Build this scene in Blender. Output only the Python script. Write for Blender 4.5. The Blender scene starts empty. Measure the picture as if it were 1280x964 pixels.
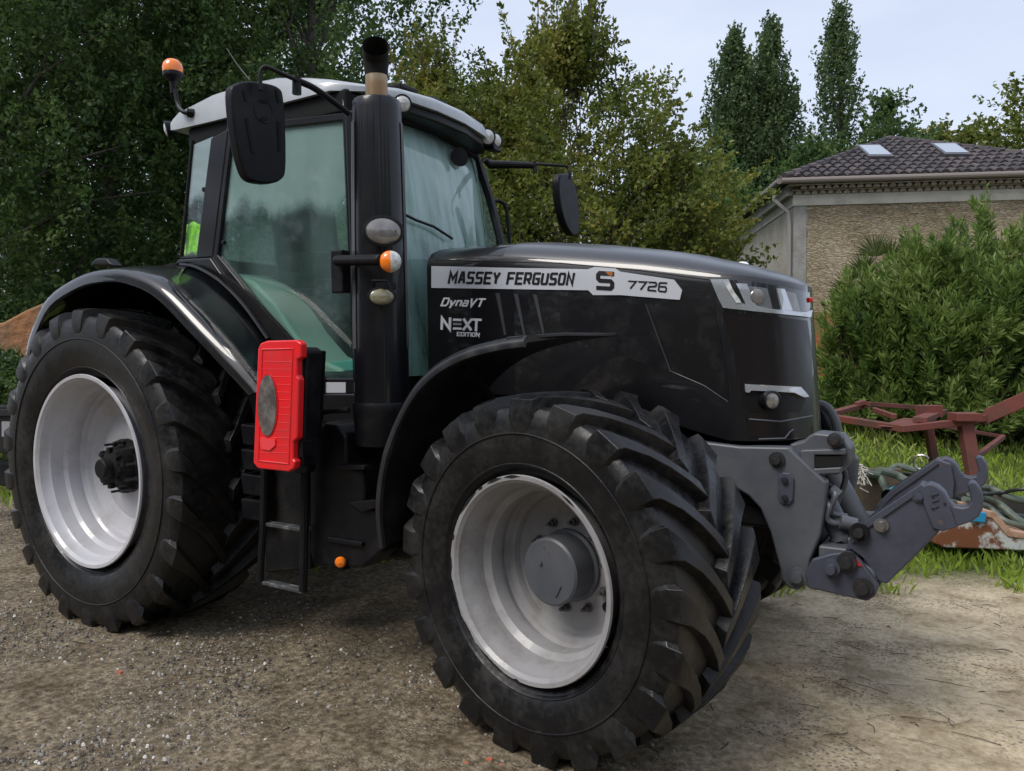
import bpy, bmesh, math, random
import numpy as np
from mathutils import Vector, Matrix, noise as mnoise
from mathutils.bvhtree import BVHTree
from mathutils.geometry import tessellate_polygon
R = math.radians
rng = np.random.default_rng(7); random.seed(7)
scene = bpy.context.scene
COL = scene.collection

# ------------------------------------------------------------------ camera
CX, CY, CZ, YAW, PIT, ROLL, FPX = 4.5278, -3.7582, 1.5892, 2.1381, -.0461, -.0105, 977.63
PW, PH = 1280, 964
fw = Vector((math.cos(YAW)*math.cos(PIT), math.sin(YAW)*math.cos(PIT), math.sin(PIT)))
rt0 = Vector((math.sin(YAW), -math.cos(YAW), 0)); up0 = rt0.cross(fw)
rt = rt0*math.cos(ROLL)+up0*math.sin(ROLL); up = -rt0*math.sin(ROLL)+up0*math.cos(ROLL)
CAM = Vector((CX, CY, CZ))
cd = bpy.data.cameras.new('camera'); co = bpy.data.objects.new('camera', cd); COL.objects.link(co)
M3 = Matrix((rt, up, -fw)).transposed()
co.matrix_world = Matrix.Translation(CAM) @ M3.to_4x4()
cd.sensor_fit = 'HORIZONTAL'; cd.sensor_width = 36; cd.lens = 36*FPX/PW; cd.clip_end = 2000; cd.clip_start = .05
scene.camera = co
scene.render.resolution_x = 1024; scene.render.resolution_y = 771

# ------------------------------------------------------------------ sky, sun, exposure (overcast)
SUN_EL, SUN_AZ = R(52), R(250)
w = bpy.data.worlds.new("World"); scene.world = w; w.use_nodes = True
nt = w.node_tree; nt.nodes.clear()
sky = nt.nodes.new('ShaderNodeTexSky'); sky.sky_type = 'NISHITA'; sky.sun_disc = False
sky.sun_elevation = SUN_EL; sky.sun_rotation = R(90)-SUN_AZ; sky.air_density = 1; sky.dust_density = 4; sky.ozone_density = 1
tc = nt.nodes.new('ShaderNodeTexCoord'); mp = nt.nodes.new('ShaderNodeMapping'); mp.inputs['Scale'].default_value = (1.2, 1.2, 3.5)
nz = nt.nodes.new('ShaderNodeTexNoise'); nz.inputs['Scale'].default_value = 2.2; nz.inputs['Detail'].default_value = 5
cr = nt.nodes.new('ShaderNodeValToRGB'); cr.color_ramp.elements[0].position = .3; cr.color_ramp.elements[1].position = .75
cr.color_ramp.elements[0].color = (4.6, 5.2, 6.5, 1); cr.color_ramp.elements[1].color = (6.0, 6.5, 7.6, 1)
mx = nt.nodes.new('ShaderNodeMixRGB'); mx.inputs[0].default_value = .86
bg = nt.nodes.new('ShaderNodeBackground'); bg.inputs[1].default_value = .090
ow = nt.nodes.new('ShaderNodeOutputWorld')
L = nt.links.new
L(tc.outputs['Generated'], mp.inputs[0]); L(mp.outputs[0], nz.inputs['Vector']); L(nz.outputs[0], cr.inputs[0])
L(sky.outputs[0], mx.inputs[1]); L(cr.outputs[0], mx.inputs[2]); L(mx.outputs[0], bg.inputs[0]); L(bg.outputs[0], ow.inputs[0])
sd = bpy.data.lights.new('sun', 'SUN'); sd.energy = 1.5; sd.angle = R(25); sd.color = (1, .95, .88)
so = bpy.data.objects.new('sun', sd); COL.objects.link(so)
sdir = Vector((math.cos(SUN_EL)*math.cos(SUN_AZ), math.cos(SUN_EL)*math.sin(SUN_AZ), math.sin(SUN_EL)))
so.rotation_euler = sdir.to_track_quat('Z', 'Y').to_euler()
scene.view_settings.view_transform = 'Standard'; scene.view_settings.look = 'None'
scene.view_settings.exposure = 0.76; scene.view_settings.gamma = 1
scene.render.engine = 'CYCLES'

# ------------------------------------------------------------------ helpers
def bp(u, v, ax, val):
    d = fw*FPX + rt*(u-PW/2) - up*(v-PH/2); i = 'xyz'.index(ax)
    return CAM + d*((val-CAM[i])/d[i])
def ray(u, v): return (fw*FPX + rt*(u-PW/2) - up*(v-PH/2)).normalized()
def atD(u, v, D): return CAM + (fw*FPX + rt*(u-PW/2) - up*(v-PH/2))*(D/FPX)

def mat(name, col, rough=.5, metal=0, spec=.5, coat=0, coatr=.05, noise=None, bump=None, emit=None, rust=None):
    """noise=(scale, detail, colour2, lo, hi, rough2), bump=(scale, strength, distance)"""
    m = bpy.data.materials.new(name); m.use_nodes = True; t = m.node_tree; b = t.nodes['Principled BSDF']
    b.inputs['Base Color'].default_value = (*col, 1); b.inputs['Roughness'].default_value = rough
    b.inputs['Metallic'].default_value = metal; b.inputs['Specular IOR Level'].default_value = spec
    b.inputs['Coat Weight'].default_value = coat; b.inputs['Coat Roughness'].default_value = coatr
    if noise or bump:
        c = t.nodes.new('ShaderNodeTexCoord')
    if noise:
        n = t.nodes.new('ShaderNodeTexNoise'); n.inputs['Scale'].default_value = noise[0]; n.inputs['Detail'].default_value = noise[1]
        n.inputs['Roughness'].default_value = .65
        t.links.new(c.outputs['Object'], n.inputs['Vector'])
        r = t.nodes.new('ShaderNodeValToRGB'); r.color_ramp.elements[0].position = noise[3]; r.color_ramp.elements[1].position = noise[4]
        r.color_ramp.elements[0].color = (*col, 1); r.color_ramp.elements[1].color = (*noise[2], 1)
        t.links.new(n.outputs[0], r.inputs[0]); t.links.new(r.outputs[0], b.inputs['Base Color'])
        if len(noise) > 5:
            q = t.nodes.new('ShaderNodeMapRange'); q.inputs[1].default_value = noise[3]; q.inputs[2].default_value = noise[4]
            q.inputs[3].default_value = rough; q.inputs[4].default_value = noise[5]
            t.links.new(n.outputs[0], q.inputs[0]); t.links.new(q.outputs[0], b.inputs['Roughness'])
    if bump:
        n2 = t.nodes.new('ShaderNodeTexNoise'); n2.inputs['Scale'].default_value = bump[0]; n2.inputs['Detail'].default_value = 4
        t.links.new(c.outputs['Object'], n2.inputs['Vector'])
        bm_ = t.nodes.new('ShaderNodeBump'); bm_.inputs['Strength'].default_value = bump[1]; bm_.inputs['Distance'].default_value = bump[2]
        t.links.new(n2.outputs[0], bm_.inputs['Height']); t.links.new(bm_.outputs[0], b.inputs['Normal'])
    if rust:   # (scale, threshold, colour): small chips and spots of their own shape
        if not (noise or bump): c = t.nodes.new('ShaderNodeTexCoord')
        n3 = t.nodes.new('ShaderNodeTexNoise'); n3.inputs['Scale'].default_value = rust[0]; n3.inputs['Detail'].default_value = 8; n3.inputs['Roughness'].default_value = .7
        t.links.new(c.outputs['Object'], n3.inputs['Vector'])
        r3 = t.nodes.new('ShaderNodeMapRange'); r3.inputs[1].default_value = rust[1]; r3.inputs[2].default_value = rust[1]+.03; t.links.new(n3.outputs[0], r3.inputs[0])
        m3 = t.nodes.new('ShaderNodeMixRGB'); m3.inputs[2].default_value = (*rust[2], 1); t.links.new(r3.outputs[0], m3.inputs[0])
        src = b.inputs['Base Color'].links[0].from_socket if b.inputs['Base Color'].links else None
        if src: t.links.new(src, m3.inputs[1])
        else: m3.inputs[1].default_value = (*col, 1)
        t.links.new(m3.outputs[0], b.inputs['Base Color'])
    if emit:
        b.inputs['Emission Color'].default_value = (*emit[0], 1); b.inputs['Emission Strength'].default_value = emit[1]
    return m

def leaf_mat(name, cols, transl=.3, rough=.45):
    m = bpy.data.materials.new(name); m.use_nodes = True; t = m.node_tree; t.nodes.clear()
    o = t.nodes.new('ShaderNodeOutputMaterial'); g = t.nodes.new('ShaderNodeNewGeometry')
    r = t.nodes.new('ShaderNodeValToRGB'); e = r.color_ramp.elements
    while len(e) < len(cols): e.new(.5)
    for i, c in enumerate(cols): e[i].position = i/(len(cols)-1); e[i].color = (*c, 1)
    # slow variation across the crown picks between the lighter and the darker leaf kinds
    tcn = t.nodes.new('ShaderNodeTexCoord'); nn = t.nodes.new('ShaderNodeTexNoise'); nn.inputs['Scale'].default_value = .9
    t.links.new(tcn.outputs['Object'], nn.inputs['Vector'])
    ad = t.nodes.new('ShaderNodeMath'); ad.operation = 'MULTIPLY_ADD'; ad.inputs[1].default_value = .5
    md = t.nodes.new('ShaderNodeMath'); md.operation = 'MULTIPLY_ADD'; md.inputs[1].default_value = 1.6; md.inputs[2].default_value = -.55
    t.links.new(nn.outputs[0], md.inputs[0]); t.links.new(g.outputs['Random Per Island'], ad.inputs[0]); t.links.new(md.outputs[0], ad.inputs[2])
    t.links.new(ad.outputs[0], r.inputs[0])
    b = t.nodes.new('ShaderNodeBsdfPrincipled'); b.inputs['Roughness'].default_value = rough; b.inputs['Specular IOR Level'].default_value = .35
    tr = t.nodes.new('ShaderNodeBsdfTranslucent'); mi = t.nodes.new('ShaderNodeMixShader'); mi.inputs[0].default_value = transl
    t.links.new(r.outputs[0], b.inputs['Base Color']); t.links.new(r.outputs[0], tr.inputs[0])
    t.links.new(b.outputs[0], mi.inputs[1]); t.links.new(tr.outputs[0], mi.inputs[2]); t.links.new(mi.outputs[0], o.inputs[0])
    return m

def glass_mat(name, tint, fog, fogcol, lo=.3, hi=.8, scl=(1.5, 1.5, .6), band=None):
    """tinted pane with condensation: see-through + glossy + patches of pale fog on the inside"""
    m = bpy.data.materials.new(name); m.use_nodes = True; t = m.node_tree; t.nodes.clear()
    o = t.nodes.new('ShaderNodeOutputMaterial')
    tp = t.nodes.new('ShaderNodeBsdfTransparent'); tp.inputs[0].default_value = (*tint, 1)
    gl = t.nodes.new('ShaderNodeBsdfGlossy'); gl.inputs['Roughness'].default_value = .03
    fr = t.nodes.new('ShaderNodeFresnel'); fr.inputs[0].default_value = 1.5
    m1 = t.nodes.new('ShaderNodeMixShader'); df = t.nodes.new('ShaderNodeBsdfDiffuse'); df.inputs[0].default_value = (*fogcol, 1)
    trn = t.nodes.new('ShaderNodeBsdfTranslucent'); trn.inputs[0].default_value = (*fogcol, 1)
    mf = t.nodes.new('ShaderNodeMixShader'); mf.inputs[0].default_value = .35
    t.links.new(df.outputs[0], mf.inputs[1]); t.links.new(trn.outputs[0], mf.inputs[2])
    c = t.nodes.new('ShaderNodeTexCoord'); mp = t.nodes.new('ShaderNodeMapping'); mp.inputs['Scale'].default_value = scl
    n = t.nodes.new('ShaderNodeTexNoise'); n.inputs['Scale'].default_value = 2.4; n.inputs['Detail'].default_value = 5
    t.links.new(c.outputs['Object'], mp.inputs[0]); t.links.new(mp.outputs[0], n.inputs['Vector'])
    q = t.nodes.new('ShaderNodeMapRange'); q.inputs[1].default_value = lo; q.inputs[2].default_value = hi; q.inputs[3].default_value = fog[0]; q.inputs[4].default_value = fog[1]
    t.links.new(n.outputs[0], q.inputs[0])
    fac = q.outputs[0]
    if band:   # paler upper part of the pane: condensation, plus sky reflection put into the colour
        sx = t.nodes.new('ShaderNodeSeparateXYZ'); t.links.new(c.outputs['Object'], sx.inputs[0])
        zz = t.nodes.new('ShaderNodeMath'); zz.operation = 'MULTIPLY_ADD'; zz.inputs[1].default_value = .35; t.links.new(n.outputs[0], zz.inputs[0]); t.links.new(sx.outputs[2], zz.inputs[2])
        br = t.nodes.new('ShaderNodeMapRange'); br.interpolation_type = 'SMOOTHSTEP'; br.inputs[1].default_value = band[0]; br.inputs[2].default_value = band[1]; br.inputs[3].default_value = 0; br.inputs[4].default_value = band[2]
        t.links.new(zz.outputs[0], br.inputs[0]); sm = t.nodes.new('ShaderNodeMath'); sm.operation = 'ADD'; sm.use_clamp = True
        t.links.new(br.outputs[0], sm.inputs[0]); t.links.new(q.outputs[0], sm.inputs[1]); fac = sm.outputs[0]
    m0 = t.nodes.new('ShaderNodeMixShader'); t.links.new(fac, m0.inputs[0])
    t.links.new(tp.outputs[0], m0.inputs[1]); t.links.new(mf.outputs[0], m0.inputs[2])
    gb = t.nodes.new('ShaderNodeNewGeometry'); inv = t.nodes.new('ShaderNodeMath'); inv.operation = 'SUBTRACT'; inv.inputs[0].default_value = 1; t.links.new(gb.outputs['Backfacing'], inv.inputs[1])
    fm = t.nodes.new('ShaderNodeMath'); fm.operation = 'MULTIPLY'; t.links.new(fr.outputs[0], fm.inputs[0]); t.links.new(inv.outputs[0], fm.inputs[1])
    t.links.new(fm.outputs[0], m1.inputs[0]); t.links.new(m0.outputs[0], m1.inputs[1]); t.links.new(gl.outputs[0], m1.inputs[2])
    t.links.new(m1.outputs[0], o.inputs[0])
    return m

BLK = mat('gloss_black_paint', (.004, .004, .006), .40, spec=.3, coat=.9, coatr=.035, noise=(3, 3, (.007, .0065, .008), .4, .7, .45))
BLKD = mat('damp_black_paint', (.004, .004, .006), .38, spec=.2, coat=.45, coatr=.13, noise=(5, 4, (.008, .0075, .008), .45, .7, .5))
TOPP = mat('sky_sheen_bonnet_paint', (.014, .015, .020), .34, spec=.8, coat=.5, coatr=.22)  # lighter and bluer than the body paint: sky sheen put into the colour
PLA = mat('black_plastic', (.006, .006, .008), .40, spec=.22, noise=(9, 4, (.015, .0145, .0145), .45, .75, .55), bump=(60, .15, .003))
DRK = mat('dark_underbody', (.006, .006, .007), .6, spec=.25, noise=(6, 4, (.020, .018, .016), .5, .8, .8), bump=(30, .3, .01))
GRY = mat('grey_cast_paint', (.070, .076, .090), .40, noise=(4, 5, (.100, .104, .115), .4, .7, .5), bump=(35, .2, .004), rust=(11, .655, (.045, .028, .02)))
GRY2 = mat('blue_grey_paint', (.054, .059, .084), .46, noise=(5, 6, (.036, .040, .056), .45, .62, .6), bump=(40, .25, .004), rust=(9, .625, (.13, .075, .05)))
SIL = mat('silver_badge', (.55, .57, .62), .35, metal=.15)
ROOFM = mat('silver_roof_paint', (.42, .45, .48), .35, coat=.4, noise=(3, 5, (.30, .33, .35), .45, .75, .5))
RIMF = mat('dull_grey_rim', (.29, .285, .29), .42, coat=.2, noise=(7, 6, (.20, .19, .18), .48, .72, .55), rust=(13, .70, (.10, .075, .055)))
RIM = mat('light_grey_rim', (.47, .47, .50), .38, coat=.3, noise=(7, 6, (.36, .35, .35), .5, .75, .5))
STEEL = mat('bare_steel', (.35, .35, .36), .3, metal=.9, noise=(20, 3, (.2, .15, .12), .5, .7, .5))
BOLT = mat('dark_bolt', (.045, .045, .05), .42, metal=.6, noise=(25, 3, (.08, .05, .035), .55, .75, .7))
RED = mat('red_plastic', (.82, .012, .018), .32, coat=.4, noise=(8, 3, (.66, .02, .024), .4, .7, .45), rust=(16, .69, (.75, .10, .09)))
BOLTG = mat('grey_bolt', (.10, .10, .105), .4, metal=.4)
AMB = mat('amber_lens', (.95, .22, .01), .2, coat=.8)
CLR = mat('clear_lens', (.62, .64, .62), .12, coat=1, noise=(40, 2, (.40, .42, .42), .4, .6))
LENSD = mat('lamp_glass', (.13, .125, .115), .10, spec=.8, coat=1, noise=(7, 2, (.22, .21, .20), .40, .66))
LENSY = mat('yellowed_lamp_glass', (.26, .245, .15), .18, coat=1, noise=(30, 2, (.18, .165, .10), .4, .6))
CHR = mat('bright_trim', (.62, .64, .68), .22, metal=.75)
PIPE = mat('heat_stained_pipe', (.26, .16, .08), .33, metal=.6, noise=(5, 3, (.42, .34, .24), .4, .65, .4))
SOOT = mat('soot', (.003, .003, .003), .9)
WHT = mat('white_lettering', (.72, .73, .75), .4)
INK = mat('black_lettering', (.008, .008, .01), .4)
GREYTXT = mat('grey_lettering', (.25, .25, .27), .4)
SEATM = mat('seat_fabric', (.02, .022, .024), .8, bump=(80, .3, .004))
CABIN = mat('cabin_trim', (.30, .33, .29), .6)
CABIND = mat('cabin_dark_trim', (.010, .011, .011), .7, spec=.15)
VEST = mat('hi_vis_fabric', (.45, .85, .02), .7, noise=(12, 3, (.75, .85, .35), .55, .62), bump=(14, .8, .03))
RUSTR = mat('red_oxide_steel', (.16, .042, .032), .6, noise=(5, 7, (.085, .04, .028), .42, .66, .8), bump=(25, .3, .006))
RUSTY = mat('rusty_white_paint', (.50, .52, .50), .6, noise=(4, 8, (.16, .055, .02), .47, .54, .85), bump=(25, .3, .006))
HOSE = mat('grey_green_hose', (.10, .13, .10), .5, noise=(6, 5, (.05, .06, .05), .45, .7, .7))
HOSEB = mat('black_hose', (.015, .016, .015), .45)
BLUEP = mat('blue_fitting', (.01, .22, .42), .35)
WOOD = mat('weathered_wood', (.10, .075, .05), .8, noise=(7, 6, (.05, .038, .026), .4, .7), bump=(40, .5, .01))
BROWN = mat('faded_cloth', (.42, .40, .36), .9)
REDREF = mat('red_marker', (.6, .02, .02), .3)

def rubber():
    m = mat('tyre_rubber', (.005, .0052, .006), .36, spec=.38); t = m.node_tree; b = t.nodes['Principled BSDF']
    c = t.nodes.new('ShaderNodeTexCoord'); n = t.nodes.new('ShaderNodeTexNoise'); n.inputs['Scale'].default_value = 4; n.inputs['Detail'].default_value = 8; n.inputs['Roughness'].default_value = .7
    n2 = t.nodes.new('ShaderNodeTexNoise'); n2.inputs['Scale'].default_value = 38; n2.inputs['Detail'].default_value = 4
    t.links.new(c.outputs['Object'], n.inputs['Vector']); t.links.new(c.outputs['Object'], n2.inputs['Vector'])
    mu = t.nodes.new('ShaderNodeMath'); mu.operation = 'MULTIPLY_ADD'; mu.inputs[1].default_value = .35
    t.links.new(n2.outputs[0], mu.inputs[0]); t.links.new(n.outputs[0], mu.inputs[2])
    r = t.nodes.new('ShaderNodeValToRGB'); e = r.color_ramp.elements; e[0].position = .62; e[0].color = (.006, .0062, .0072, 1)
    e[1].position = .86; e[1].color = (.022, .0205, .019, 1)
    t.links.new(mu.outputs[0], r.inputs[0]); t.links.new(r.outputs[0], b.inputs['Base Color'])
    q = t.nodes.new('ShaderNodeMapRange'); q.inputs[1].default_value = .55; q.inputs[2].default_value = .85; q.inputs[3].default_value = .25; q.inputs[4].default_value = .62
    t.links.new(mu.outputs[0], q.inputs[0]); t.links.new(q.outputs[0], b.inputs['Roughness'])
    bu = t.nodes.new('ShaderNodeBump'); bu.inputs['Strength'].default_value = .35; bu.inputs['Distance'].default_value = .01
    t.links.new(mu.outputs[0], bu.inputs['Height']); t.links.new(bu.outputs[0], b.inputs['Normal'])
    return m
RUB = rubber()

class MB:
    def __init__(s): s.v = []; s.f = []
    def add(s, vs, fs):
        o = len(s.v); s.v += [tuple(p) for p in vs]; s.f += [tuple(i+o for i in f) for f in fs]; return s
    def box(s, c, d, rot=None):
        vs = [Vector((x*d[0]/2, y*d[1]/2, z*d[2]/2)) for x in (-1, 1) for y in (-1, 1) for z in (-1, 1)]
        if rot is not None: vs = [rot @ v for v in vs]
        vs = [v+Vector(c) for v in vs]
        return s.add(vs, [(0, 1, 3, 2), (4, 6, 7, 5), (0, 4, 5, 1), (2, 3, 7, 6), (0, 2, 6, 4), (1, 5, 7, 3)])
    def prism(s, pts, vec):
        n = len(pts); vec = Vector(vec); a = [Vector(p) for p in pts]; b = [p+vec for p in a]
        return s.add(a+b, [tuple(range(n)), tuple(range(2*n-1, n-1, -1))]+[(i, i+n, (i+1) % n+n, (i+1) % n) for i in range(n)])
    def tube(s, pts, r, n=10, cap=True):
        pts = [Vector(p) for p in pts]; rs = r if isinstance(r, (list, tuple)) else [r]*len(pts)
        rings = []; prev = None
        for i, p in enumerate(pts):
            t = (pts[min(i+1, len(pts)-1)]-pts[max(i-1, 0)]).normalized()
            if prev is None:
                a = Vector((0, 0, 1)) if abs(t.z) < .9 else Vector((1, 0, 0)); x = t.cross(a).normalized()
            else: x = (prev - t*prev.dot(t)).normalized()
            prev = x; y = t.cross(x)
            rings.append([p+(x*math.cos(2*math.pi*k/n)+y*math.sin(2*math.pi*k/n))*rs[i] for k in range(n)])
        vs = [v for rg in rings for v in rg]; fs = []
        for i in range(len(pts)-1):
            for k in range(n):
                fs.append((i*n+k, i*n+(k+1) % n, (i+1)*n+(k+1) % n, (i+1)*n+k))
        if cap: fs += [tuple(range(n-1, -1, -1)), tuple(range((len(pts)-1)*n, len(pts)*n))]
        return s.add(vs, fs)
    def lathe(s, prof, c, axis, n=48, closed=False):
        """prof: list of (radius, along)"""
        ax = Vector(axis).normalized(); a = Vector((0, 0, 1)) if abs(ax.z) < .9 else Vector((1, 0, 0))
        x = ax.cross(a).normalized(); y = ax.cross(x); c = Vector(c); vs = []; fs = []
        for r_, h in prof:
            for k in range(n):
                th = 2*math.pi*k/n; vs.append(c+ax*h+(x*math.cos(th)+y*math.sin(th))*max(r_, 1e-5))
        m = len(prof)
        for i in range(m if closed else m-1):
            j = (i+1) % m
            for k in range(n): fs.append((i*n+k, i*n+(k+1) % n, j*n+(k+1) % n, j*n+k))
        return s.add(vs, fs)
    def build(s, name, m, parent=None, smooth=35, bevel=0, seg=2, sub=0):
        me = bpy.data.meshes.new(name); me.from_pydata(s.v, [], s.f); me.validate()
        if isinstance(m, (list, tuple)):
            for k in m: me.materials.append(k)
        else: me.materials.append(m)
        b = bmesh.new(); b.from_mesh(me); bmesh.ops.remove_doubles(b, verts=b.verts, dist=1e-6); bmesh.ops.recalc_face_normals(b, faces=b.faces); b.to_mesh(me); b.free()
        if smooth:
            me.polygons.foreach_set('use_smooth', [True]*len(me.polygons)); me.set_sharp_from_angle(angle=R(smooth))
        o = bpy.data.objects.new(name, me); COL.objects.link(o)
        if parent: o.parent = parent
        if bevel:
            q = o.modifiers.new('bevel', 'BEVEL'); q.width = bevel; q.segments = seg; q.limit_method = 'ANGLE'; q.angle_limit = R(30); q.harden_normals = True
        if sub:
            q = o.modifiers.new('sub', 'SUBSURF'); q.levels = sub; q.render_levels = sub
        return o

def tag(o, label=None, cat=None, group=None, kind=None):
    if label: o['label'] = label
    if cat: o['category'] = cat
    if group: o['group'] = group
    if kind: o['kind'] = kind
    return o
def empty(name, loc=(0, 0, 0), label=None, cat=None, group=None):
    o = bpy.data.objects.new(name, None); COL.objects.link(o); o.location = loc; o.empty_display_size = .2
    return tag(o, label, cat, group)
def plate(px, ax, val, th):
    """outline seen in the photograph laid on its own plane, with real thickness"""
    pts = [bp(u, v, ax, val) for u, v in px]
    vec = [0, 0, 0]; vec['xyz'.index(ax)] = th
    return MB().prism(pts, vec)
def pxz(pts, y, th): return MB().prism([(x, y, z) for x, z in pts], (0, th, 0))
def circ(x, z, r, a0, a1, n): return [(x+r*math.cos(R(a0+(a1-a0)*i/n)), z+r*math.sin(R(a0+(a1-a0)*i/n))) for i in range(n+1)]
def smooth_path(pts, k=6):
    pts = [Vector(p) for p in pts]; out = []
    for i in range(len(pts)-1):
        p0 = pts[max(i-1, 0)]; p1 = pts[i]; p2 = pts[i+1]; p3 = pts[min(i+2, len(pts)-1)]
        for j in range(k):
            t = j/k; out.append(.5*((2*p1)+(p2-p0)*t+(2*p0-5*p1+4*p2-p3)*t*t+(3*p1-p0-3*p2+p3)*t**3))
    out.append(pts[-1]); return out

def text_tris(s, bold=0.0, shear=0.0, space=1.0):
    cu = bpy.data.curves.new('lettering', 'FONT'); cu.body = s; cu.size = 1; cu.offset = bold; cu.shear = shear; cu.space_character = space
    cu.fill_mode = 'FRONT'; cu.resolution_u = 4
    o = bpy.data.objects.new('lettering', cu); COL.objects.link(o)
    dg = bpy.context.evaluated_depsgraph_get(); me = o.evaluated_get(dg).to_mesh()
    vs = [v.co.copy() for v in me.vertices]; fs = [tuple(p.vertices) for p in me.polygons]
    o.evaluated_get(dg).to_mesh_clear(); bpy.data.objects.remove(o); bpy.data.curves.remove(cu)
    xs = [v.x for v in vs]; ys = [v.y for v in vs]
    x0, x1, y0, y1 = min(xs), max(xs), min(ys), max(ys)
    return [((v.x-x0)/(x1-x0), (v.y-y0)/(y1-y0)) for v in vs], fs
class Surf:
    def __init__(s, objs):
        vs = []; fs = []
        for o in objs:
            k = len(vs); vs += [o.matrix_world @ v.co for v in o.data.vertices]; fs += [tuple(i+k for i in p.vertices) for p in o.data.polygons]
        s.t = BVHTree.FromPolygons(vs, fs)
    def hit(s, u, v):
        d = ray(u, v); p, n, i, dist = s.t.ray_cast(CAM, d)
        if p is None: return None
        if n.dot(d) > 0: n = -n
        return p, n
def decal(S, verts2, faces, top, low=-.003):
    """thin raised plate following the surface below it (vertices in picture coordinates)"""
    n = len(verts2); A = []; B = []
    last = None
    for u, v in verts2:
        h = S.hit(u, v) or last
        if h is None: h = (bp(u, v, 'y', -.42), Vector((0, -1, 0)))
        last = h; A.append(h[0]+h[1]*top); B.append(h[0]+h[1]*low)
    ed = {}
    for f in faces:
        for i in range(len(f)):
            e = (f[i], f[(i+1) % len(f)]); ed[e] = ed.get(e, 0)+1
    fs = [tuple(f) for f in faces]
    for (a, b) in ed:
        if (b, a) not in ed: fs.append((a, a+n, b+n, b))
    m = MB(); m.add(A+B, fs); return m
def poly_decal(S, px, top, maxlen=16):
    b = bmesh.new(); vs = [b.verts.new((u, v, 0)) for u, v in px]; b.faces.new(vs)
    bmesh.ops.triangulate(b, faces=b.faces)
    for _ in range(6):
        es = [e for e in b.edges if e.calc_length() > maxlen]
        if not es: break
        bmesh.ops.subdivide_edges(b, edges=es, cuts=1); bmesh.ops.triangulate(b, faces=b.faces)
    b.verts.index_update(); v2 = [(v.co.x, v.co.y) for v in b.verts]; fs = [tuple(v.index for v in f.verts) for f in b.faces]; b.free()
    return decal(S, v2, fs, top)
GLYPH = {  # squarish technical lettering: strokes in a unit box
 'M': [[(0, 0), (0, 1), (.5, .35), (1, 1), (1, 0)]], 'A': [[(0, 0), (.38, 1), (.62, 1), (1, 0)], [(.18, .32), (.82, .32)]],
 'S': [[(1, 1), (.12, 1), (0, .88), (0, .62), (.12, .5), (.88, .5), (1, .38), (1, .12), (.88, 0), (0, 0)]], 'E': [[(1, 1), (0, 1), (0, 0), (1, 0)], [(0, .5), (.85, .5)]],
 'Y': [[(0, 1), (.5, .42), (1, 1)], [(.5, .42), (.5, 0)]], 'F': [[(1, 1), (0, 1), (0, 0)], [(0, .5), (.85, .5)]], 'R': [[(0, 0), (0, 1), (.88, 1), (1, .88), (1, .55), (.88, .43), (0, .43)], [(.55, .43), (1, 0)]],
 'G': [[(1, 1), (.12, 1), (0, .88), (0, .12), (.12, 0), (1, 0), (1, .48), (.55, .48)]], 'U': [[(0, 1), (0, .12), (.12, 0), (.88, 0), (1, .12), (1, 1)]], 'O': [[(.12, 1), (.88, 1), (1, .88), (1, .12), (.88, 0), (.12, 0), (0, .12), (0, .88), (.12, 1)]],
 'N': [[(0, 0), (0, 1), (1, 0), (1, 1)]], '7': [[(0, 1), (1, 1), (.42, 0)]], '2': [[(0, 1), (.88, 1), (1, .88), (1, .64), (.88, .53), (.12, .45), (0, .34), (0, 0), (1, 0)]],
 '6': [[(.95, 1), (.12, 1), (0, .88), (0, .12), (.12, 0), (.88, 0), (1, .12), (1, .44), (.88, .56), (0, .56)]], 'D': [[(0, 0), (0, 1), (.8, 1), (1, .8), (1, .2), (.8, 0), (0, 0)]],
 'y': [[(0, .7), (.45, .02)], [(1, .7), (.35, -.28)]], 'n': [[(0, 0), (0, .7), (.85, .7), (1, .58), (1, 0)]], 'a': [[(.05, .7), (.85, .7), (1, .58), (1, 0), (.1, 0), (0, .1), (0, .28), (.1, .38), (1, .38)]],
 'V': [[(0, 1), (.5, 0), (1, 1)]], 'T': [[(0, 1), (1, 1)], [(.5, 1), (.5, 0)]], 'X': [[(0, 1), (1, 0)], [(0, 0), (1, 1)]], 'I': [[(0, 0), (0, 1)]], '-': [[(0, .5), (1, .5)]]}
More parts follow.
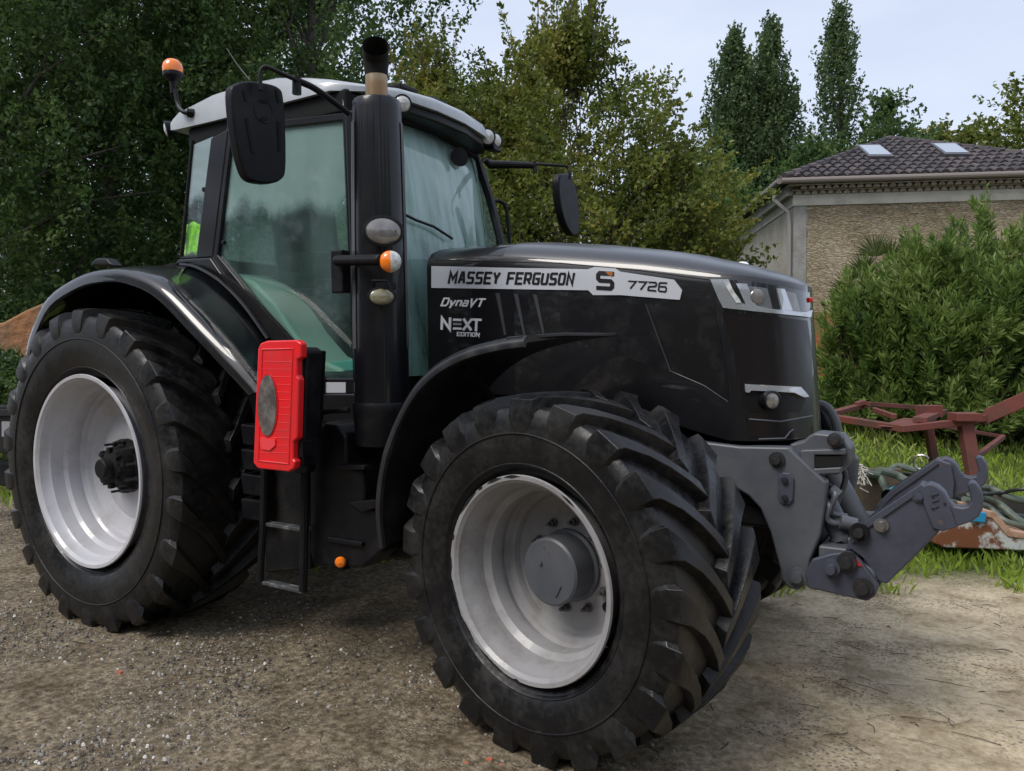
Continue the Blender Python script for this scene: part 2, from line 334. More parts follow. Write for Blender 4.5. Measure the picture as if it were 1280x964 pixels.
def text_decal(S, txt, quad, top, wt=.2, gap=.42, narrow={}, slant=0.0):
    """quad: picture corners top-left, top-right, bottom-right, bottom-left; wt = stroke width against letter height"""
    q = [Vector(p) for p in quad]; H_ = ((q[3]-q[0]).length+(q[2]-q[1]).length)/2; W_ = ((q[1]-q[0]).length+(q[2]-q[3]).length)/2
    ws = [narrow.get(c, {'I': .0, ' ': .5, 'M': 1.25}.get(c, 1.0)) for c in txt]; tot = sum(ws)+gap*(len(txt)-1); x = 0; big = MB(); lay = 0
    for c, w_ in zip(txt, ws):
        for st in GLYPH.get(c, []):
            P = [Vector(((x+px*w_)/tot*W_+slant*py*H_, py*H_)) for px, py in st]; hw_ = wt*H_/2; L_, R_ = [], []
            closed = (P[0]-P[-1]).length < 1e-6; n = len(P)
            for i in range(n):
                d0 = (P[i]-P[i-1]).normalized() if i > 0 else ((P[-1]-P[-2]).normalized() if closed else (P[1]-P[0]).normalized())
                d1 = (P[i+1]-P[i]).normalized() if i < n-1 else ((P[1]-P[0]).normalized() if closed else (P[-1]-P[-2]).normalized())
                n0 = Vector((-d0.y, d0.x)); n1 = Vector((-d1.y, d1.x)); m_ = (n0+n1); m_ = m_/max(m_.length_squared, .35)*2*hw_/1.0
                e_ = Vector((0, 0)) if closed or 0 < i < n-1 else ((-d1 if i == 0 else d0)*hw_)*(.9 if c in 'SEFGDOTMNI7261' else .3)
                L_.append(P[i]+m_+e_); R_.append(P[i]-m_+e_)
            pts = L_+R_; out = []
            for p in pts:
                fx, fy = p.x/W_, p.y/H_; a = q[0].lerp(q[1], fx) if 1 else 0; a = q[0]+(q[1]-q[0])*fx; b_ = q[3]+(q[2]-q[3])*fx; r_ = b_+(a-b_)*fy; out.append((r_.x, r_.y))
            d = decal(S, out, [(i, i+1, n+i+1, n+i) for i in range(n-1)], top+.0003*(lay % 3), low=.0005); big.add(d.v, d.f); lay += 1
        x += w_+gap
    return big

# ------------------------------------------------------------------ ground
def sstep(t): t = np.clip(t, 0, 1); return t*t*(3-2*t)
FW2 = np.array([fw.x, fw.y])/math.hypot(fw.x, fw.y); RT2 = np.array([rt0.x, rt0.y])
def gcoord(x, y):
    dx = x-CX; dy = y-CY
    return dx*FW2[0]+dy*FW2[1], dx*RT2[0]+dy*RT2[1]      # distance ahead, sideways
def gh(x, y):
    D, l = gcoord(np.asarray(x, float), np.asarray(y, float))
    h = .85*sstep((D-7.5)/8)
    h = h + .02*np.sin(x*1.3+.7)*np.cos(y*1.1)*sstep((D-5)/3)
    return h
def grass_edge(l): return 5.35+np.where(l < 0, -l*.55, -l*.10)
def ground():
    a = np.concatenate([-np.geomspace(400, 14, 16), np.linspace(-13, 26, 118), np.geomspace(27, 420, 16)])
    X, Y = np.meshgrid(a, a); n = len(a)
    Z = gh(X, Y) + np.where((np.abs(X) < 20) & (np.abs(Y) < 20), 0.012*np.sin(X*2.1+np.sin(Y*1.7)*1.5)*np.sin(Y*2.6+X), 0)
    # wheel ruts pressed into the sandy ground
    v = np.stack([X.ravel(), Y.ravel(), Z.ravel()], 1)
    i = np.arange(n-1); I, J = np.meshgrid(i, i); k = (J*n+I).ravel()
    f = np.stack([k, k+1, k+n+1, k+n], 1)
    me = bpy.data.meshes.new('ground'); me.from_pydata(v.tolist(), [], f.tolist()); me.polygons.foreach_set('use_smooth', [True]*len(me.polygons))
    m = bpy.data.materials.new('sandy_gravel'); m.use_nodes = True; t = m.node_tree; b = t.nodes['Principled BSDF']; b.inputs['Roughness'].default_value = .85; b.inputs['Specular IOR Level'].default_value = .3
    N = t.nodes.new; K = t.links.new
    c = N('ShaderNodeTexCoord')
    def noi(s, d=6, r=.6):
        x = N('ShaderNodeTexNoise'); x.inputs['Scale'].default_value = s; x.inputs['Detail'].default_value = d; x.inputs['Roughness'].default_value = r; K(c.outputs['Object'], x.inputs['Vector']); return x
    def ramp(src, st):
        r = N('ShaderNodeValToRGB'); e = r.color_ramp.elements
        while len(e) < len(st): e.new(.5)
        for q, (p, col) in enumerate(st): e[q].position = p; e[q].color = (*col, 1)
        K(src, r.inputs[0]); return r
    def mixc(f, a, bb, mode='MIX'):
        x = N('ShaderNodeMixRGB'); x.blend_type = mode
        if isinstance(f, float): x.inputs[0].default_value = f
        else: K(f, x.inputs[0])
        K(a, x.inputs[1]); K(bb, x.inputs[2]); return x.outputs[0]
    n1 = noi(.55, 5); n2 = noi(26, 7, .75); n3 = noi(4, 7)
    sand = ramp(n2.outputs[0], [(.34, (.33, .27, .19)), (.5, (.48, .41, .31)), (.68, (.60, .53, .42))])
    grav = ramp(n2.outputs[0], [(.36, (.062, .048, .034)), (.5, (.17, .140, .102)), (.66, (.36, .31, .245))])
    vo = N('ShaderNodeTexVoronoi'); vo.inputs['Scale'].default_value = 55; K(c.outputs['Object'], vo.inputs['Vector'])
    peb = ramp(vo.outputs['Color'], [(.0, (.09, .075, .06)), (.45, (.20, .18, .15)), (.8, (.32, .30, .27)), (1, (.55, .53, .48))])
    pm = ramp(vo.outputs['Distance'], [(.25, (1, 1, 1)), (.42, (0, 0, 0))])
    msk = noi(2.2, 6, .7); mk = ramp(msk.outputs[0], [(.46, (0, 0, 0)), (.56, (1, 1, 1))])
    mu = N('ShaderNodeMath'); mu.operation = 'MULTIPLY'; K(pm.outputs[0], mu.inputs[0]); K(mk.outputs[0], mu.inputs[1])
    # sandy towards the right front of the tractor, gravelly to the left
    sx = N('ShaderNodeSeparateXYZ'); K(c.outputs['Object'], sx.inputs[0])
    ma = N('ShaderNodeMath'); ma.operation = 'MULTIPLY_ADD'; ma.inputs[1].default_value = .45; ma.inputs[2].default_value = -1.38; K(sx.outputs[0], ma.inputs[0])
    mb = N('ShaderNodeMath'); mb.operation = 'MULTIPLY_ADD'; mb.inputs[1].default_value = .32; K(sx.outputs[1], mb.inputs[0]); K(ma.outputs[0], mb.inputs[2])
    mc = N('ShaderNodeMath'); mc.operation = 'ADD'; K(mb.outputs[0], mc.inputs[0]); K(n1.outputs[0], mc.inputs[1])
    mr = N('ShaderNodeMapRange'); mr.inputs[1].default_value = .1; mr.inputs[2].default_value = 1.0; K(mc.outputs[0], mr.inputs[0])
    base = mixc(mr.outputs[0], grav.outputs[0], sand.outputs[0])
    base = mixc(mu.outputs[0], base, peb.outputs[0])
    tint = ramp(n3.outputs[0], [(.34, (.60, .54, .43)), (.52, (1.0, .965, .86)), (.70, (1.24, 1.18, 1.05))])
    base = mixc(1.0, base, tint.outputs[0], 'MULTIPLY')
    # grass soil beyond the yard edge
    at = N('ShaderNodeAttribute'); at.attribute_name = 'grassy'
    soil = ramp(n2.outputs[0], [(.3, (.03, .045, .012)), (.7, (.09, .12, .03))])
    base = mixc(at.outputs['Fac'], base, soil.outputs[0])
    K(base, b.inputs['Base Color'])
    ad = N('ShaderNodeMath'); ad.operation = 'MULTIPLY_ADD'; ad.inputs[1].default_value = .5; K(mu.outputs[0], ad.inputs[0]); K(n2.outputs[0], ad.inputs[2])
    ad2 = N('ShaderNodeMath'); ad2.operation = 'MULTIPLY_ADD'; ad2.inputs[1].default_value = 1.5; K(n3.outputs[0], ad2.inputs[0]); K(ad.outputs[0], ad2.inputs[2])
    bu = N('ShaderNodeBump'); bu.inputs['Strength'].default_value = .7; bu.inputs['Distance'].default_value = .02; K(ad2.outputs[0], bu.inputs['Height']); K(bu.outputs[0], b.inputs['Normal'])
    me.materials.append(m)
    D, l = gcoord(v[:, 0], v[:, 1]); g = sstep((D-grass_edge(l)+.15)/.7)
    A = me.attributes.new('grassy', 'FLOAT', 'POINT'); A.data.foreach_set('value', g.astype(np.float32))
    o = bpy.data.objects.new('ground', me); COL.objects.link(o); o['kind'] = 'structure'
ground()

def quads_obj(name, P, m, parent=None):
    """P: (n,4,3) array of quads -> one mesh"""
    n = len(P); me = bpy.data.meshes.new(name); me.vertices.add(n*4); me.vertices.foreach_set('co', P.reshape(-1).astype(np.float32))
    me.loops.add(n*4); me.loops.foreach_set('vertex_index', np.arange(n*4, dtype=np.int32))
    me.polygons.add(n); me.polygons.foreach_set('loop_start', np.arange(0, n*4, 4, dtype=np.int32)); me.polygons.foreach_set('loop_total', np.full(n, 4, dtype=np.int32))
    me.update(); me.validate(); me.materials.append(m)
    o = bpy.data.objects.new(name, me); COL.objects.link(o)
    if parent: o.parent = parent
    return o
def unit(a): return a/np.maximum(np.linalg.norm(a, axis=-1, keepdims=True), 1e-9)
def leaves(C, axis, ln, wd, bias=None):
    n = len(C); ax = unit(axis); r = rng.normal(size=(n, 3))
    if bias is not None: r = r*.6+bias
    sd = unit(np.cross(ax, r)); l = ln*rng.uniform(.65, 1.25, (n, 1)); w_ = wd*rng.uniform(.7, 1.2, (n, 1))
    nn = unit(np.cross(ax, sd))
    return np.stack([C-ax*l*.5, C+sd*w_*.5+nn*w_*.12, C+ax*l*.5-nn*l*.08, C-sd*w_*.5+nn*w_*.12], 1)

# gravel and twigs on the yard
def stones():
    P = []; m = MB()
    def stone(x, y, s, z=0):
        k = 6; a0 = random.random()*6; vs = []
        h = s*random.uniform(.35, .7); e = random.uniform(.6, 1)
        for i in range(k):
            a = a0+i*2*math.pi/k; rr = s*random.uniform(.75, 1.1); vs.append((x+rr*math.cos(a), y+rr*math.sin(a)*e, z-.002))
        for i in range(k):
            a = a0+i*2*math.pi/k+.2; rr = s*random.uniform(.4, .65); vs.append((x+rr*math.cos(a), y+rr*math.sin(a)*e, z+h))
        m.add(vs, [tuple(range(k, 2*k))]+[(i, (i+1) % k, (i+1) % k+k, i+k) for i in range(k)])
    n = 0
    while n < 26000:
        D = 2.0+random.random()**1.3*9; l = random.uniform(-.75, .75)*D
        x = CX+FW2[0]*D+RT2[0]*l; y = CY+FW2[1]*D+RT2[1]*l
        if D > 9: continue
        q = mnoise.noise(Vector((x*.9, y*.9, 3)))+.35*mnoise.noise(Vector((x*4, y*4, 1)))
        side = -.9*(l/D)*2 if l > 0 else -.3*(l/D)*2
        if q+side < random.uniform(-.35, .45): continue
        if D > grass_edge(l): continue
        stone(x, y, random.choice([.002, .002, .003, .003, .004, .004, .005, .006, .010]) * (1+.06*D), float(gh(x, y))); n += 1
    st = mat('gravel_stones', (.17, .15, .13), .8)
    t = st.node_tree; g = t.nodes.new('ShaderNodeNewGeometry'); r = t.nodes.new('ShaderNodeValToRGB'); e = r.color_ramp.elements
    cs = [(0, (.05, .042, .036)), (.35, (.13, .11, .09)), (.7, (.24, .22, .19)), (.93, (.33, .31, .28)), (.97, (.68, .66, .62))]
    while len(e) < len(cs): e.new(.5)
    for i, (p, c) in enumerate(cs): e[i].position = p; e[i].color = (*c, 1)
    t.links.new(g.outputs['Random Per Island'], r.inputs[0]); t.links.new(r.outputs[0], t.nodes['Principled BSDF'].inputs['Base Color'])
    o = m.build('gravel', st, smooth=0); tag(o, 'loose grey and brown gravel scattered over the yard', 'gravel', kind='stuff')
    # twigs and dead leaves
    m = MB()
    for _ in range(230):
        D = 2.2+random.random()*5; l = random.uniform(-.7, .72)*D
        x = CX+FW2[0]*D+RT2[0]*l; y = CY+FW2[1]*D+RT2[1]*l
        if D > grass_edge(l): continue
        a = random.random()*6.28; ln = random.uniform(.02, .09); z = float(gh(x, y))+.004
        p = [(x, y, z), (x+ln*.5*math.cos(a), y+ln*.5*math.sin(a), z+.006), (x+ln*math.cos(a+.3), y+ln*math.sin(a+.3), z)]
        m.tube(p, random.uniform(.0012, .003), 5)
    o = m.build('twig_litter', WOOD); tag(o, 'dark twigs and bark bits lying on the sandy yard', 'twigs', kind='stuff')
    # straw and drag marks litter in front of the far wheel
    m = MB()
    for _ in range(34):
        p = bp(random.uniform(990, 1270), random.uniform(755, 930), 'z', 0); a = random.gauss(-.5, .5)+math.atan2(RT2[1], RT2[0]); ln = random.uniform(.04, .22); z = .004
        q1 = (p.x+ln*.5*math.cos(a), p.y+ln*.5*math.sin(a), z+.003); q2 = (p.x+ln*math.cos(a+random.gauss(0, .2)), p.y+ln*math.sin(a), z)
        m.tube([(p.x, p.y, z), q1, q2], random.uniform(.0008, .0018), 5)
    o = m.build('straw_litter', WOOD); tag(o, 'thin dark straws and bark strips on the pale sand below the linkage', 'straw', kind='stuff')
    # brick crumbs
    brick = mat('brick_crumb', (.42, .12, .06), .85)
    for k, (u, v, s) in enumerate([(583, 956, .013), (612, 952, .016), (603, 957, .009), (626, 958, .010), (150, 842, .015)]):
        p = bp(u, v, 'z', 0); m = MB(); 
        m.add([(p.x-s, p.y-s*.7, -.003), (p.x+s, p.y-s*.5, -.003), (p.x+s*.8, p.y+s*.8, -.003), (p.x-s*.7, p.y+s*.7, -.003), (p.x-s*.6, p.y-s*.5, s*.8), (p.x+s*.7, p.y-s*.3, s*.6), (p.x+s*.5, p.y+s*.6, s*.7), (p.x-s*.5, p.y+s*.4, s*.9)],
              [(4, 5, 6, 7), (0, 1, 5, 4), (1, 2, 6, 5), (2, 3, 7, 6), (3, 0, 4, 7)])
        o = m.build('brick_crumb', brick, smooth=0)
        lab = 'orange brick crumb lying alone on the gravel in front of the rear wheel' if k == 4 else ['orange brick crumb at the bottom edge, leftmost of the four below the front tyre', 'largest orange brick crumb below the front tyre', 'smallest orange brick crumb wedged between two others below the front tyre', 'orange brick crumb below the front tyre, rightmost of the four'][k]
        tag(o, lab, 'brick crumb', 'orange brick crumbs on the yard')
stones()

def grass():
    n = 60000
    D = 4.9+rng.random(n)**1.6*13; l = rng.uniform(-.75, .75, n)*D
    x = CX+FW2[0]*D+RT2[0]*l; y = CY+FW2[1]*D+RT2[1]*l
    dens = np.array([mnoise.noise(Vector((a*1.3, b*1.3, 0)))+.6*mnoise.noise(Vector((a*4.5, b*4.5, 5))) for a, b in zip(x, y)])
    e = D-grass_edge(l)
    keep = (e+dens*1.1 > rng.uniform(-.15, .8, n)) & (e > -.9)
    x, y, D, dens = x[keep], y[keep], D[keep], dens[keep]; n = len(x)
    z = gh(x, y); hgt = (rng.uniform(.03, .10, n)+.05*np.clip(dens, 0, 1))*(1+.05*np.clip(D-5, 0, 8)); a = rng.uniform(0, 6.28, n); wd = .005+.0009*D
    ux, uy = np.cos(a)*wd, np.sin(a)*wd; lx, ly = rng.normal(size=(2, n))*hgt*.45
    P = np.stack([np.stack([x-ux, y-uy, z-.005], 1), np.stack([x+ux, y+uy, z-.005], 1), np.stack([x+ux*.6+lx*.4, y+uy*.6+ly*.4, z+hgt*.65], 1), np.stack([x+lx, y+ly, z+hgt], 1)], 1)
    m = leaf_mat('grass_blades', [(.14, .20, .03), (.25, .36, .05), (.36, .48, .08), (.50, .50, .20)], .45)
    tag(quads_obj('grass', P, m), 'short bright green grass beyond the sandy yard', 'grass', kind='stuff')
grass()

# ------------------------------------------------------------------ trees and shrubs
def spot(u, D):
    l = (u-PW/2)/FPX*D; x = CX+FW2[0]*D+RT2[0]*l; y = CY+FW2[1]*D+RT2[1]*l
    return Vector((x, y, float(gh(x, y))))
BARK = mat('bark', (.06, .05, .04), .9, noise=(5, 6, (.11, .095, .08), .4, .65), bump=(12, .8, .03))
BARKL = mat('pale_bark', (.13, .12, .105), .9, noise=(5, 6, (.07, .06, .05), .4, .65), bump=(12, .8, .03))
L_DARK = leaf_mat('dark_leaves', [(.032, .066, .020), (.060, .118, .034), (.11, .18, .052), (.19, .27, .085)], .5)
L_OAK = leaf_mat('oak_leaves', [(.058, .085, .020), (.115, .155, .032), (.21, .235, .045), (.36, .30, .065)], .5)
L_POP = leaf_mat('poplar_leaves', [(.055, .095, .040), (.090, .145, .055), (.15, .21, .08)], .45)
L_OLE = leaf_mat('oleander_leaves', [(.055, .110, .028), (.12, .20, .045), (.22, .31, .075), (.42, .46, .20)], .45, .42)
L_YEL = leaf_mat('yellow_green_leaves', [(.09, .12, .025), (.15, .19, .035), (.22, .25, .05)], .42)

def crown_pts(n, prof, h0, h1, rad, seed, lump=1.0, fill=.55):
    """twig ends through a crown volume whose radius follows prof(t); lumpy outline and gaps"""
    r_ = np.random.default_rng(seed); out = []
    while len(out) < n:
        t = r_.random(); z = h0+(h1-h0)*t; a = r_.random()*2*math.pi
        q = r_.random()**fill; lob = 1+lump*.38*mnoise.noise(Vector((math.cos(a)*1.6+seed, math.sin(a)*1.6, z*.45)))+lump*.22*mnoise.noise(Vector((math.cos(a)*4, math.sin(a)*4+seed, z*1.2)))
        rr = rad*prof(t)*lob*q
        p = Vector((rr*math.cos(a), rr*math.sin(a), z))
        if mnoise.noise(p*.75+Vector((seed*3, 0, 0))) < -.22*lump+.12*(q < .5): continue
        out.append(p)
    return out
def tree(name, base, h0, h1, rad, prof, ntw, per, lmat, lsize, label, cat, group=None, seed=1, lump=1.0, trunk_r=.16, bark=None, twig=.55, nlimb=16, upward=.35, asp=.6, wob=.3, fill=.55, stems=1, spikes=0):
    root = empty(name, base, label, cat, group); bark = bark or BARK
    r_ = np.random.default_rng(seed+100); random.seed(seed)
    pts = crown_pts(ntw, prof, h0, h1, rad, seed, lump, fill)
    m = MB()
    for s in range(stems):
        off = Vector((0, 0, 0)) if stems == 1 else Vector((math.cos(s*2.4), math.sin(s*2.4), 0))*.22
        ln = Vector((random.uniform(-wob, wob), random.uniform(-wob, wob), 0))*(1+.8*(stems > 1))
        tp = [off+ln*(t**1.5)*2+Vector((math.sin(t*5+seed+s)*.08, math.cos(t*4+s)*.08, (h1*(.96 if stems == 1 else .70))*t-.1)) for t in np.linspace(0, 1, 9)]
        m.tube(tp, [trunk_r*(1.15 if i == 0 else 1)*(1-.88*i/8)/(1 if stems == 1 else 1.5) for i in range(9)], 9)
        for k in range(nlimb):
            e = pts[random.randrange(len(pts))]; t0 = min(max((e.z-h0*.3)/(h1)*.75, .12), .85)
            i = int(t0*8); a = tp[i].lerp(tp[i+1], t0*8-i)
            mid = a.lerp(e, .5)+Vector((0, 0, .10*(e-a).length)); r0 = trunk_r*(1-.85*t0)*.5
            m.tube([a, a.lerp(mid, .5)+Vector((0, 0, -.03)), mid, mid.lerp(e, .6), e], [r0, r0*.8, r0*.55, r0*.3, .008], 6)
            for _ in range(3):
                e2 = min((pts[random.randrange(len(pts))] for _ in range(25)), key=lambda q: (q-mid).length)
                m.tube([mid, mid.lerp(e2, .55)+Vector((0, 0, .08)), e2], [r0*.4, r0*.25, .006], 5)
    EC, EA = [], []
    for _ in range(spikes):      # upright leafy shoots breaking the outline
        e = max((pts[random.randrange(len(pts))] for _ in range(9)), key=lambda q: q.z*1.0+.35*math.hypot(q.x, q.y)); ln_ = random.uniform(.5, 1.5)*(.5+.5*e.z/h1)
        d = Vector((e.x*.14+random.gauss(0, .16), e.y*.14+random.gauss(0, .16), 1)).normalized(); f_ = e+d*ln_
        m.tube([e-d*.3, e.lerp(f_, .5), f_], [.014, .009, .003], 5)
        for k in range(int(70*ln_)):
            t_ = random.random()**.8; sd_ = Vector((random.gauss(0, 1), random.gauss(0, 1), random.gauss(.3, .6))).normalized()
            EC.append(e+d*ln_*t_*1.04+sd_*random.uniform(.03, .24*(1.1-t_))); EA.append(sd_+d*.5)
    m.build('trunk', bark, root)
    P = np.array(pts)
    ax = unit(np.stack([P[:, 0], P[:, 1], np.zeros(len(P))], 1)+r_.normal(size=P.shape)*.5) + np.array([0, 0, upward*2])
    ax = unit(ax); k = per; tt = r_.random((len(P), k, 1))
    C = P[:, None]+ax[:, None]*(tt-.4)*twig*2*r_.uniform(.5, 1.2, (len(P), 1, 1)) + r_.normal(size=(len(P), k, 3))*twig*.25*(1.15-tt)
    C = C.reshape(-1, 3); A = (np.repeat(ax[:, None], k, 1).reshape(-1, 3)*.7+r_.normal(size=C.shape)*.8)
    if EC: C = np.concatenate([C, np.array(EC)]); A = np.concatenate([A, np.array(EA)])
    quads_obj('crown', leaves(C, A, lsize, lsize*asp), lmat, root)
    return root
def copy_tree(o, loc, rz, sc=1.0, label=None, group=None):
    c = o.copy(); COL.objects.link(c); c.location = loc; c.rotation_euler = (0, 0, rz); c.scale = (sc, sc, sc)
    if label: c['label'] = label
    if group: c['group'] = group
    for ch in list(o.children):
        d = ch.copy(); COL.objects.link(d); d.parent = c
    return c
round_p = lambda t: max(.15, math.sin(math.pi*min(1, .12+.86*t))**.55)
low_p = lambda t: max(.12, (1-t**2.2)**.6)*(.85+.15*min(1, t*6))
pop_p = lambda t: max(.10, (min(1, .55+t*1.6))*(1-max(0, (t-.45)/.55)**2.4)**.75)
oak_p = lambda t: max(.05, (1-t**3.0)**.75)*(.8+.2*min(1, t*4))
wedge_p = lambda t: max(.06, (1-t)**.62)

gL = 'big dark trees along the left edge of the yard'
tA = tree('broadleaf_tree', spot(150, 16.5), .9, 12.5, 3.6, round_p, 950, 62, L_DARK, .115, 'dark green tree with a bare forked trunk showing, behind the orange beacon', 'tree', gL, seed=3, trunk_r=.2, bark=BARKL, twig=.6, lump=1.2)
tB = tree('broadleaf_tree', spot(-20, 14.5), .2, 11.5, 3.2, low_p, 900, 62, L_DARK, .115, 'leafy dark tree at the far left edge with foliage down to the ground', 'tree', gL, seed=5, trunk_r=.17, twig=.6)
copy_tree(tA, spot(400, 18.5), 2.1, 1.06, 'dark tall tree behind the cab roof and exhaust pipe, rightmost of the big dark trees', gL)
copy_tree(tB, spot(280, 18), 1.3, 1.05, 'dark dense tree directly behind the right hand mirror', gL)
gB = 'dark trees in the second row behind the yard'
copy_tree(tA, spot(40, 23), 4.1, 1.2, 'dark tree in the second row behind the far left tree', gB)
copy_tree(tB, spot(210, 24), 3.3, 1.2, 'dark tree in the second row between beacon and mirror', gB)
copy_tree(tB, spot(350, 25), 5.0, 1.25, 'dark tree in the second row behind the cab roof', gB)
copy_tree(tA, spot(-120, 22), 1.0, 1.2, 'dark tree in the second row outside the far left edge', gB)

gO = 'yellowish oak trees behind the cab and bonnet'
oA = tree('oak_tree', spot(715, 13.2), .3, 6.1, 2.75, oak_p, 1000, 54, L_OAK, .085, 'yellow green oak with the tallest sparse leader, behind the far mirror', 'tree', gO, seed=11, trunk_r=.10, twig=.38, stems=3, wob=.5, upward=.22, nlimb=16, lump=1.3, spikes=34)
oB = tree('oak_tree', spot(555, 14.8), .3, 5.7, 2.5, oak_p, 850, 52, L_OAK, .085, 'olive green oak rising right behind the cab roof', 'tree', gO, seed=12, trunk_r=.09, twig=.40, stems=2, wob=.3, upward=.22, nlimb=16, lump=1.3, spikes=34)
oC = tree('oak_tree', spot(832, 14.0), .2, 4.5, 1.65, lambda t: max(.08, (1-t**2.2)**.6), 520, 52, L_OAK, .085, 'lower rounder oak with yellow tips beside the stone house', 'tree', gO, seed=13, trunk_r=.08, twig=.38, stems=2, wob=.3, upward=.2, nlimb=12, lump=1.2, spikes=14)
copy_tree(oC, spot(640, 15), 2.0, 1.3, 'olive oak filling the gap between the two taller oaks', gO)

gP = 'tall poplars beyond the stone house'
pA = tree('poplar_tree', spot(962, 44), .5, 18.0, 1.75, pop_p, 1250, 34, L_POP, .22, 'widest and darkest poplar, middle of the three', 'poplar', gP, seed=21, trunk_r=.25, twig=.9, upward=1.6, lump=1.2, wob=.1, nlimb=30, fill=.5)
copy_tree(pA, spot(917, 43), 2.4, .95, 'poplar with a leaning feathery tip, leftmost of the three', gP)
pB = tree('poplar_tree', spot(1045, 46), .5, 19.8, 1.5, pop_p, 760, 26, L_POP, .22, 'tallest and thinnest poplar with sky showing through, rightmost of the three', 'poplar', gP, seed=23, trunk_r=.24, twig=.9, upward=1.5, lump=1.7, wob=.1, nlimb=34, fill=.6)
gH = 'tree tops seen over the roof of the house'
for k, (u, D, h, rr, mm, lab) in enumerate([(1015, 36, 9.8, 2.3, L_DARK, 'round dark tree top left of the roof below the thin poplar'), (1108, 40, 13.0, 2.3, L_DARK, 'dark tree top poking over the peak of the roof'), (1160, 42, 12.2, 2.2, L_OAK, 'low olive tree top over the right slope of the roof'),
        (1205, 40, 11.4, 2.4, L_OAK, 'thin olive tree top over the right half of the roof'), (1275, 36, 12.2, 3.0, L_YEL, 'bright yellow green tree top at the right edge of the photo'), (890, 30, 7.2, 2.6, L_DARK, 'dark tree filling the gap between oak and poplars'), (1345, 34, 12.0, 3.2, L_YEL, 'yellow green tree standing just beyond the right edge'), (830, 34, 8.0, 3.4, L_DARK, 'dark tree standing behind the lower oak')]):
    tree('background_tree', spot(u, D), 1.0, h, rr, round_p, 420, 26, mm, .26, lab, 'tree', gH, seed=40+k, trunk_r=.2, twig=.8, nlimb=10)
gS = 'undergrowth bushes at the foot of the dark trees'
shr = tree('bush', spot(30, 12.5), .05, 1.7, 1.6, low_p, 420, 34, L_DARK, .09, 'low dark bush at the far left above the orange bank', 'bush', gS, seed=61, trunk_r=.04, twig=.3, stems=3, nlimb=6)
for u, D, s, rz, lab in [(130, 13.5, 1.1, 1, 'low dark bush behind the rear mudguard'), (240, 14.5, 1.2, 2, 'low dark bush seen beside the cab quarter window'), (480, 14, 1.1, 3, 'low dark bush hidden behind the cab'), (650, 12.5, .9, 4, 'low dark bush right behind the bonnet'), (780, 12.8, .9, 5, 'low dark bush behind the middle of the bonnet')]:
    copy_tree(shr, spot(u, D), rz, s, lab, gS)
copy_tree(shr, spot(2, 9.3), 2.6, .80, 'low green bush in front of the orange wall, beside the near rear tyre', gS)
# trees behind the photographer (they mirror in paint and glass)
gR = 'trees behind the photographer'
for k, (dx, dy, s) in enumerate([(-8, -15, 1.0), (-3.5, -16, 1.1), (1, -15, 1.0), (6, -15, 1.1), (11, -13, 1.0), (15, -9, 1.0), (-13, -14, 1.1), (-18, -11, 1.1), (17, -3, 1.0), (18, 3, 1.0)]):
    copy_tree(tB, (CX+dx, CY+dy, 0), k*1.3, s*.72, 'dark tree in the row behind the photographer', gR).scale = (1.35*s, 1.35*s, .74*s)

# oleander
def oleander(base, h, rad, nsh, label, seed, group=None):
    root = empty('oleander_bush', base, label, 'bush', group); r_ = np.random.default_rng(seed); m = MB(); C = []; A = []
    for i in range(nsh):
        a = r_.random()*6.283; q = math.sqrt(r_.random()); t = r_.random()
        rr = rad*q*(.9+.25*mnoise.noise(Vector((math.cos(a)*2, math.sin(a)*2, seed))))
        top = h*(1-.42*q**3)*(.82+.38*mnoise.noise(Vector((rr*math.cos(a)*1.7, rr*math.sin(a)*1.7, 4)))+.20*r_.random()**2)
        zz = top*(1-.95*t**1.4) if r_.random() < .75 else top
        e = np.array([rr*math.cos(a), rr*math.sin(a), max(zz, .12)])
        d = unit(np.array([math.cos(a)*.35*q, math.sin(a)*.35*q, 1.0])+r_.normal(size=3)*.28)
        L_ = r_.uniform(.25, .45)
        if i % 6 == 0: m.tube([Vector((rr*.25*math.cos(a), rr*.25*math.sin(a), -.05)), Vector((rr*.7*math.cos(a), rr*.7*math.sin(a), e[2]*.6)), Vector(e+d*L_*.9)], [.014, .009, .004], 5)
        for k in range(34):
            s = r_.random(); o = e+d*L_*s; out = unit(np.cross(d, r_.normal(size=3))); ld = unit(out*(1.0-.5*s)+d*(.5+.6*s))
            C.append(o+ld*.07); A.append(ld)
    m.build('stem', BARK, root)
    quads_obj('foliage', leaves(np.array(C), np.array(A), .130, .030), L_OLE, root)
    return root
gOl = 'oleander bushes in front of the stone house'
oleander(spot(1195, 10.8), 2.5, 1.35, 1500, 'tall bright green oleander with long narrow leaves in front of the stone wall', 71, gOl)
oleander(spot(1108, 11.0), 2.15, .80, 600, 'shorter oleander shoulder between the tractor nose and the tall oleander', 72, gOl)
oleander(spot(1320, 10.6), 2.05, 1.1, 700, 'oleander cut off by the right edge of the photo', 73, gOl)
